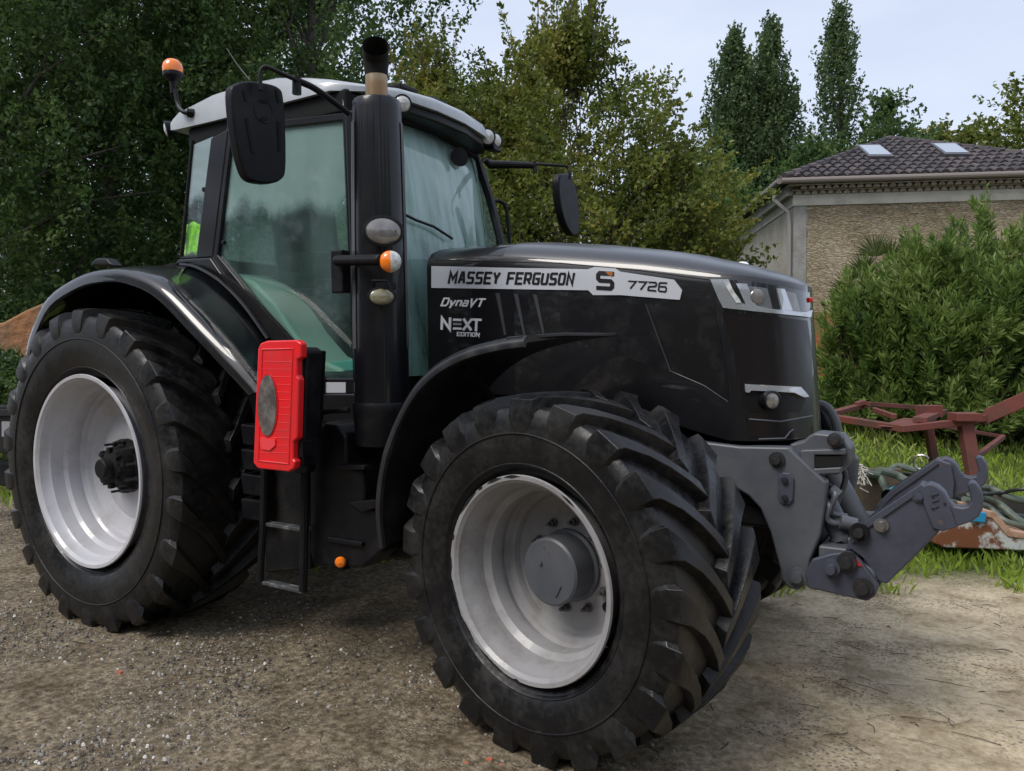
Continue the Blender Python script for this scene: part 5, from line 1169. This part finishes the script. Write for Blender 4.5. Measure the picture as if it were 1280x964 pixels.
plate([(420, 582), (455, 582), (455, 588), (422, 588)], 'y', -1.08, .04).build('tank_moulding', PLA, T, bevel=.006)
plate([(433, 628), (480, 624), (480, 632), (452, 641)], 'y', -1.08, .04).build('tank_moulding', PLA, T, bevel=.006)
q = MB(); c = bp(425.5, 703, 'y', -1.09); q.lathe([(.001, -.02), (.024, -.018), (.027, 0), (.020, .014), (.001, .02)], c, (.6, -.8, 0), 18); mk = q.build('side_marker_lamp', AMB, T); q = MB(); q.box(c+Vector((-.01, .035, -.015)), (.05, .06, .05)); q.build('marker_bracket', PLA, mk, bevel=.006)
q = MB(); 
for k in range(4):
    q.prism([bp(u, v+k*31, 'y', -1.0) for u, v in ((300, 530), (330, 534), (330, 560), (303, 556))], (0, .12, 0))
q.build('battery_box', PLA, T, bevel=.01)
plate([(326, 575), (384, 545), (388, 712), (332, 716)], 'y', -.92, .25).build('step_backing', DRK, T, bevel=.01)
plate([(372, 440), (397, 438), (392, 530), (383, 592), (368, 592)], 'y', -1.16, .06).build('extinguisher_bracket', PLA, T, bevel=.01)

# ---- red extinguisher box
pb = [(322, 436), (325, 429), (333, 426), (370, 425), (376, 429), (376, 447), (371, 450), (371, 470), (373, 474), (371, 548), (366, 553), (366, 574), (369, 577), (367, 586), (360, 590), (322, 586), (316, 579)]
bx = plate(pb, 'y', -1.33, .040).build('extinguisher_box', RED, T, bevel=.012, seg=3); bx['label'] = 'red plastic fire extinguisher box with oval window'
S3 = Surf([bx])
plate([(327, 434), (378, 434), (384, 440), (378, 584), (326, 582)], 'y', -1.288, .10).build('case_back', PLA, bx, bevel=.012)
outline(S3, [(328, 437), (366, 436), (361, 580), (323, 576)], .0045, .0, 'lid_moulding', RED, bx)
for k in range(13):
    v = 452+k*9.5; outline(S3, [(327.5-.045*(v-440), v), (366-.04*(v-440), v+.5)], .0016, .0, 'lid_rib', RED, bx, False)
el = [(335+11.5*math.cos(t)-2.2*math.sin(t)*.0, 507+38*math.sin(t)) for t in np.linspace(0, 2*math.pi, 28, endpoint=False)]
poly_decal(S3, [(335+13*math.cos(t), 507+40*math.sin(t)) for t in np.linspace(0, 2*math.pi, 28, endpoint=False)], .003, 20).build('window_rim', mat('dark_red_rim', (.5, .01, .012), .4), bx, smooth=0)
poly_decal(S3, el, .006, 20).build('window', mat('greyish_window', (.085, .075, .07), .15, coat=1, noise=(12, 3, (.20, .18, .17), .4, .65)), bx, smooth=0)
poly_decal(S3, [(326, 548), (345, 549), (345, 557), (338, 563), (328, 561)], .007, 10).build('lid_grip', mat('worn_red', (.85, .06, .07), .35), bx, smooth=0)
for v in (462, 562):
    plate([(368, v-12), (378, v-11), (378, v+10), (367, v+10)], 'y', -1.30, .08).build('latch', PLA, bx, bevel=.004)

# ---- front linkage frame
for sy, y0, th in ((-1, -.42, .07), (1, .35, .07)):
    lab = 'grey cast support plate on the %s side of the nose' % ('near' if sy < 0 else 'far')
    prf = [(868, 551), (925, 558), (985, 559), (1008, 580), (1033, 603), (1031, 632), (1026, 667), (1013, 700), (1011, 722), (1006, 733), (996, 739), (984, 735), (976, 724), (975, 712), (962, 664), (950, 636), (935, 620), (918, 610), (868, 600)]
    if sy < 0: q = plate(prf, 'y', y0, th)
    else:
        pts = [bp(u, v, 'y', -.42) for u, v in prf]; q = MB().prism([(p.x, y0, p.z) for p in pts], (0, th, 0))
    fr = q.build('linkage_support', GRY, T, bevel=.012, seg=3); fr['label'] = lab
    if sy < 0:
        FR = fr
        plate([(948, 562), (990, 563), (1030, 604), (1024, 660), (1010, 640), (985, 600), (960, 600)], 'y', y0-.006, .01)
        for (u, v, r) in ((970, 575, .026), (996, 722, .030)):
            q = MB(); c = bp(u, v, 'y', y0-.02); q.lathe([(r*1.25, .0), (r*1.25, .012), (r*.75, .013), (r*.75, .03), (.001, .031)], c+Vector((0, .02, 0)), (0, -1, 0), 16); q.build('bolt', BOLT if v < 600 else GRY, fr)
        q = plate([(972, 596), (978, 591), (987, 592), (992, 598), (991, 625), (986, 631), (977, 630), (972, 624)], 'y', y0-.014, .016); pl = q.build('bolted_plate', GRY2, fr, bevel=.004)
        for v in (600, 622):
            q = MB(); q.lathe([(.013, 0), (.013, .014), (.001, .015)], bp(981, v, 'y', y0-.014), (0, -1, 0), 8); q.build('bolt', BOLT, fr)
plate([(985, 556), (1004, 551), (1012, 544), (1018, 541), (1050, 544), (1062, 560), (1063, 578), (1048, 594), (1020, 592), (1008, 580)], 'y', -.36, .14).build('hitch_cross_block', GRY, T, bevel=.012, seg=3)
plate([(1000, 563), (1056, 561), (1056, 569), (1018, 569), (1018, 586), (1052, 584), (1050, 592), (1016, 594), (1002, 580)], 'y', -.40, .05).build('hitch_bracket', GRY, T, bevel=.006)
plate([(1017, 570), (1052, 570), (1050, 583), (1018, 585)], 'y', -.392, .03).build('hitch_slot', SOOT, T)
q = MB(); q.lathe([(.030, 0), (.030, .05), (.018, .052), (.018, .065), (.001, .066)], bp(1046, 549, 'y', -.36), (0, -1, 0), 16); q.build('hitch_pin', BOLT, T)
q = MB(); q.box((3.55, 0, .98), (.5, .66, .36)); q.box((3.80, 0, .72), (.14, .66, .2)); q.build('front_chassis_block', DRK, T, bevel=.02)
# lift cylinders
for y, (a, b), (c, d) in ((-.30, ((1030, 625), (1052, 668)), ((1052, 668), (1064, 694))), (.18, ((1046, 600), (1072, 648)), ((1072, 648), (1085, 668)))):
    A_ = bp(*a, 'y', y); B_ = bp(*b, 'y', y); D_ = bp(*d, 'y', y); e = (A_-B_).normalized()
    q = MB(); q.tube([A_+e*.10, B_], .048, 18); q.tube([B_, B_-e*.018], .054, 18); o = q.build('lift_cylinder', GRY, T); q = MB(); q.tube([B_, D_], .026, 12); q.build('piston_rod', STEEL, o)
for k, P in enumerate([[(1028, 620, -.33), (1036, 632, -.38), (1034, 648, -.38), (1046, 655, -.36), (1068, 652, -.3)], [(1034, 606, -.3), (1044, 618, -.36), (1038, 640, -.36), (1058, 646, -.3)], [(1030, 560, -.1), (1056, 590, -.1), (1050, 620, -.15), (1040, 640, -.2)]]):
    q = MB(); q.tube(smooth_path([bp(u, v, 'y', y) for u, v, y in P], 5), .013, 8); q.build('hydraulic_hose', GRY if k < 2 else HOSEB, T)
q = MB(); q.tube([bp(1050, 652, 'y', -.36), bp(1070, 657, 'y', -.34)], .03, 12); q.build('hose_fitting', GRY, T); q = MB(); q.tube([bp(1038, 612, 'y', -.34), bp(1048, 620, 'y', -.34)], .026, 12); q.build('hose_fitting', GRY, T)
# linkage arms with hooks
AX = -.43
piv = [(1017, 697), (1040, 690), (1063, 687), (1076, 697), (1100, 729), (1096, 742), (1086, 749), (1057, 743), (1024, 735), (1012, 733), (1008, 715)]
arm = [(1056, 690), (1062, 672), (1083, 650), (1110, 632), (1151, 605), (1172, 612), (1178, 640), (1175, 664), (1150, 690), (1108, 731), (1098, 727), (1078, 698), (1064, 688)]
hook = [(1155, 632), (1150, 614), (1153, 607), (1162, 604), (1172, 608), (1181, 616), (1186, 627), (1192, 633), (1203, 635), (1210, 633), (1214, 627), (1211, 614), (1208, 606), (1213, 602), (1219, 604), (1226, 614), (1229, 627), (1228, 638), (1223, 647), (1214, 653), (1196, 659), (1178, 664), (1168, 662), (1160, 648)]
def arms(dy, lab, dyoff):
    def P(px, y, th):
        pts = [bp(u, v, 'y', AX) for u, v in px]; return MB().prism([(p.x, y, p.z) for p in pts], (0, th, 0))
    s = 1 if dy < 0 else -1
    a = P(arm, dy, .10*s).build('linkage_arm', GRY2, T, bevel=.008, seg=2); a['label'] = lab
    P([(1062, 672), (1083, 650), (1110, 632), (1151, 605), (1155, 612), (1113, 641), (1088, 658), (1066, 680)], dy-.010*s, .12*s).build('arm_rib', GRY2, a, bevel=.004)
    P(piv, dy-.035*s, .03*s).build('pivot_plate', GRY2, a, bevel=.008)
    P(piv, dy+.105*s, .03*s).build('pivot_plate', GRY2, a, bevel=.008)
    P(hook, dy+.005*s, .065*s).build('hook', GRY2, a, bevel=.014, seg=3)
    P([(1155, 632), (1150, 614), (1153, 607), (1162, 604), (1172, 608), (1181, 616), (1190, 640), (1196, 659), (1178, 664), (1166, 660)], dy-.012*s, .02*s).build('hook_cheek', GRY2, a, bevel=.006)
    for (u, v, r, mm, h_) in ((1043, 706, .026, GRY2, .06), (1061, 699, .030, BOLT, .045), (1081, 731, .030, BOLT, .045), (1075, 664, .026, BOLT, .05), (1102, 656, .022, STEEL, .03), (1149, 620, .020, GRY2, .02), (1166, 619, .006, BOLT, .02), (1166, 634, .006, BOLT, .02), (1181, 628, .006, BOLT, .02)):
        c = bp(u, v, 'y', AX); c.y = dy-(.035*s if (u < 1090 and v > 690) else .0)
        q = MB(); q.lathe([(r*1.25, -.01), (r*1.25, h_*.4), (r*.75, h_*.42), (r*.7, h_), (.001, h_+.001)], c, (0, -s, 0), 14); q.build('pin', mm, a)
    for k in range(3):
        q = P([(1165, 617+k*8), (1173, 614+k*8), (1174, 616+k*8), (1166, 619+k*8)], dy-.018*s, .008*s); q.build('cast_mark', GRY2, a)
    return a
near = arms(-.43, 'near linkage arm with cast hook, red touch-up paint on its pivot plate', 0)
pts = [bp(u, v, 'y', AX) for u, v in ((1064, 689), (1074, 697), (1080, 705), (1074, 705), (1071, 700), (1062, 692))]; q = MB().prism([(p.x, -.470, p.z) for p in pts], (0, .004, 0)); q.build('red_paint', mat('red_touch_up_paint', (.30, .02, .02), .5), near)
q = MB(); c = bp(1075, 664, 'y', AX); q.lathe([(.036, 0), (.036, .02), (.02, .02)], Vector((c.x, -.435, c.z)), (0, -1, 0), 20); q.build('boss', DRK, near)
arms(.43, 'far linkage arm with a matching cast hook', 0)
q = MB(); c = bp(1080, 720, 'y', AX); q.tube([(c.x, -.44, c.z), (c.x, .44, c.z)], .045, 14); c = bp(1045, 710, 'y', AX); q.box((c.x, 0, c.z), (.14, .84, .16)); q.build('linkage_cross_tube', GRY, T, bevel=.01)
q = MB(); c = bp(1152, 578, 'y', .43); P_ = [c+Vector((.035*math.cos(t), 0, .035*math.sin(t))) for t in np.linspace(.6, 5.6, 12)]; q.tube(P_, .006, 6); q.build('hook_spring', STEEL, T)
# curved pipe beside the nose, between bonnet and far wheel
q = MB(); q.tube(smooth_path([bp(u, v, 'y', .30) for u, v in ((1018, 505), (1032, 508), (1043, 524), (1048, 545), (1052, 590))], 5), .022, 10); q.build('side_pipe', GRY, T)
q = MB(); q.tube(smooth_path([bp(u, v, 'y', .36) for u, v in ((1020, 508), (1026, 520), (1040, 548))], 5), .03, 10); q.build('side_pipe', DRK, T)

# ---- rear linkage seen behind the near rear wheel
plate([(-60, 508), (22, 506), (24, 514), (24, 560), (10, 568), (-60, 560)], 'y', -.55, .12).build('rear_linkage_arm', DRK, T, bevel=.02)
plate([(-60, 512), (24, 512), (24, 520), (-60, 521)], 'y', -.58, .03).build('linkage_plate', PLA, T, bevel=.006)
plate([(-60, 575), (30, 580), (30, 612), (-60, 600)], 'y', -.35, .10).build('rear_linkage_arm', DRK, T, bevel=.02)
q = MB(); q.box((-.75, 0, .98), (.5, .9, .16)); q.box((-.45, 0, 1.05), (.3, .5, .5)); q.build('rear_hitch_block', DRK, T, bevel=.02)
text = plate([(2, 527), (12, 527), (12, 546), (2, 546)], 'y', -.58, .01); text.build('grey_label', GREYTXT, T, smooth=0)

# hi-vis vest behind the quarter glass
q = MB(); vs = []; nx, nz_ = 8, 10
for j in range(nz_+1):
    for i in range(nx+1):
        u = 229+22*i/nx+3*(1-j/nz_)*.3; v = 279+40*j/nz_+2*math.sin(i*1.1)
        p = bp(u, v, 'y', YD+.030+.006*math.sin(i*1.9+j*.7)); vs.append(p)
q.add(vs, [(j*(nx+1)+i, j*(nx+1)+i+1, (j+1)*(nx+1)+i+1, (j+1)*(nx+1)+i) for j in range(nz_) for i in range(nx)])
o = q.build('hi_vis_vest', VEST, None, smooth=60); s = o.modifiers.new('thick', 'SOLIDIFY'); s.thickness = .003; tag(o, 'folded fluorescent yellow vest lying inside the cab quarter window', 'safety vest')

# ================================================================== machinery behind the nose
def red_frame():
    r = empty('implement_frame', atD(1180, 590, 7.6)*Vector((1, 1, 0)) if 0 else Vector((0, 0, 0)), 'rusty red steel implement frame standing on legs in the grass', 'farm implement')
    D0 = 7.4
    def beam(px, Ds, w_, h_, nm='beam'):
        pts = [atD(u, v, d) for (u, v), d in zip(px, Ds)]
        for a, b in zip(pts, pts[1:]):
            pass
        q = MB()
        vs = []; k = 0
        for i, p in enumerate(pts):
            t = (pts[min(i+1, len(pts)-1)]-pts[max(i-1, 0)]).normalized(); s = t.cross(Vector((0, 0, 1))).normalized()*w_/2; uu = Vector((0, 0, h_/2))
            if abs(t.z) > .8: s = Vector((RT2[0], RT2[1], 0))*w_/2; uu = Vector((FW2[0], FW2[1], 0))*h_/2
            vs += [p+s+uu, p-s+uu, p-s-uu, p+s-uu]
        n = len(pts); fs = [(i*4+j, i*4+(j+1) % 4, (i+1)*4+(j+1) % 4, (i+1)*4+j) for i in range(n-1) for j in range(4)]+[(3, 2, 1, 0), (n*4-4, n*4-3, n*4-2, n*4-1)]
        return q.add(vs, fs).build(nm, RUSTR, r, smooth=0, bevel=.006)
    beam([(1036, 521), (1085, 529), (1130, 536), (1200, 528), (1230, 522)], [7.9, 7.3, 6.9, 6.9, 6.9], .09, .06)
    beam([(1230, 522), (1300, 491)], [6.9, 6.6], .05, .14)
    beam([(1036, 518), (1085, 505), (1140, 509), (1177, 517)], [7.9, 8.5, 8.7, 8.6], .09, .05)
    beam([(1177, 514), (1150, 525)], [8.6, 6.95], .12, .05, 'cross_plate')
    beam([(1120, 534), (1150, 524)], [6.95, 7.6], .30, .012, 'cross_plate')
    beam([(1092, 512), (1118, 521)], [8.3, 7.6], .05, .05, 'tube')
    beam([(1070, 506), (1078, 503), (1086, 506)], [8.3, 8.3, 8.3], .10, .05, 'bracket')
    beam([(1147, 514), (1176, 514)], [7.8, 7.8], .10, .12, 'bracket')
    beam([(1160, 533), (1170, 590), (1174, 640)], [7.2, 7.15, 7.1], .07, .07, 'leg')
    beam([(1206, 527), (1216, 588), (1222, 640)], [6.9, 6.85, 6.8], .11, .09, 'leg')
    beam([(1177, 533), (1252, 546)], [7.8, 8.1], .04, .04, 'brace')
    beam([(1254, 546), (1222, 570)], [8.1, 7.0], .045, .045, 'brace')
    beam([(1190, 521), (1222, 521)], [6.85, 6.85], .16, .07, 'bracket')
red_frame()
def hose_pile():
    # weathered board and rusty machine beam
    o = MB().prism([atD(u, v, 6.3) for u, v in ((1074, 588), (1128, 586), (1136, 640), (1080, 648))], Vector((FW2[0], FW2[1], 0))*.10).build('wooden_board', WOOD, None, bevel=.008); tag(o, 'weathered brown board standing upright behind the linkage arm', 'board')
    o = MB().prism([atD(u, v, 5.75) for u, v in ((1168, 664), (1205, 652), (1228, 640), (1240, 642), (1262, 668), (1300, 676), (1300, 690), (1180, 685), (1168, 680))], Vector((FW2[0], FW2[1], 0))*.35)
    ob = o.build('machine_beam', RUSTY, None, bevel=.015, seg=2); tag(ob, 'rusty white machine beam lying in the grass at the right edge', 'machine beam')
    q = MB(); q.prism([atD(u, v, 5.74) for u, v in ((1226, 637), (1244, 640), (1264, 663), (1300, 670), (1300, 677), (1260, 671), (1240, 648), (1228, 645))], Vector((FW2[0], FW2[1], 0))*.38); q.build('beam_lip', mat('peach_rust', (.42, .26, .18), .7, noise=(9, 5, (.25, .12, .06), .5, .65)), ob, bevel=.006)
    q = MB(); q.prism([atD(u, v, 5.72) for u, v in ((1213, 640), (1234, 641), (1232, 654), (1214, 652))], Vector((FW2[0], FW2[1], 0))*.05); q.build('blue_plate', BLUEP, ob, bevel=.008)
    q = MB(); q.prism([atD(u, v, 6.1) for u, v in ((1112, 614), (1126, 608), (1134, 616), (1130, 622), (1114, 620))], Vector((FW2[0], FW2[1], 0))*.08); tag(q.build('blue_coupling', mat('cyan_plastic', (.03, .36, .50), .35), None, bevel=.015), 'bright blue hose coupling among the hoses behind the linkage arm', 'coupling')
    H = [([(1078, 592), (1098, 596), (1110, 616), (1126, 628), (1150, 640)], 6.2, .030, HOSE, 'grey green hose hanging down at the left end of the pile'),
         ([(1098, 588), (1120, 594), (1145, 608), (1170, 622), (1210, 634)], 6.1, .030, HOSE, 'thick grey green hose sloping behind the near linkage arm'),
         ([(1110, 590), (1122, 583), (1145, 588), (1175, 594), (1200, 600)], 6.3, .026, HOSE, 'grey green hose arching over the top of the pile'),
         ([(1090, 590), (1125, 592), (1155, 596), (1190, 606), (1240, 618)], 6.35, .016, HOSEB, 'thin black hose running along the top of the pile'),
         ([(1205, 608), (1235, 610), (1262, 622), (1300, 630)], 6.1, .028, HOSE, 'grey green hose on top at the right edge'),
         ([(1212, 616), (1245, 628), (1270, 648), (1300, 668)], 6.0, .030, HOSE, 'thick hose curling down beside the rusty beam'),
         ([(1205, 624), (1235, 634), (1258, 652), (1300, 662)], 5.95, .024, HOSE, 'lower hose lying on the rusty beam'),
         ([(1222, 618), (1250, 616), (1275, 612), (1300, 612)], 6.0, .014, HOSEB, 'thin black hose crossing the green hoses at the right edge'),
         ([(1095, 605), (1140, 612), (1190, 622), (1240, 640), (1300, 650)], 6.4, .03, HOSEB, 'thick black hose at the back of the pile')]
    for px, d, r, m, lab in H:
        q = MB(); q.tube(smooth_path([atD(u, v, d+.1*math.sin(i*1.7)) for i, (u, v) in enumerate(px)], 6), r, 10); tag(q.build('hose', m, None), lab, 'hose', 'hoses piled on the old machine')
    q = MB(); q.prism([atD(u, v, 6.5) for u, v in ((1085, 600), (1140, 596), (1300, 628), (1300, 690), (1140, 690), (1085, 650))], Vector((FW2[0], FW2[1], 0))*.5); tag(q.build('machine_body', mat('dark_old_machine', (.03, .028, .025), .8, noise=(4, 5, (.08, .05, .03), .45, .7)), None, bevel=.04), 'dark old machine body under the pile of hoses', 'old machine')
    q = MB(); vs = []
    for k in range(60):
        c = atD(1077+random.gauss(0, 3), 592+random.gauss(0, 7), 6.15); a = random.random()*6.28
        q.tube([c, c+Vector((random.gauss(0, .03), random.gauss(0, .03), random.gauss(-.03, .03)))], .005, 4)
    tag(q.build('rag', BROWN, None), 'frayed pale rag caught on the end of the wooden board', 'rag')
hose_pile()
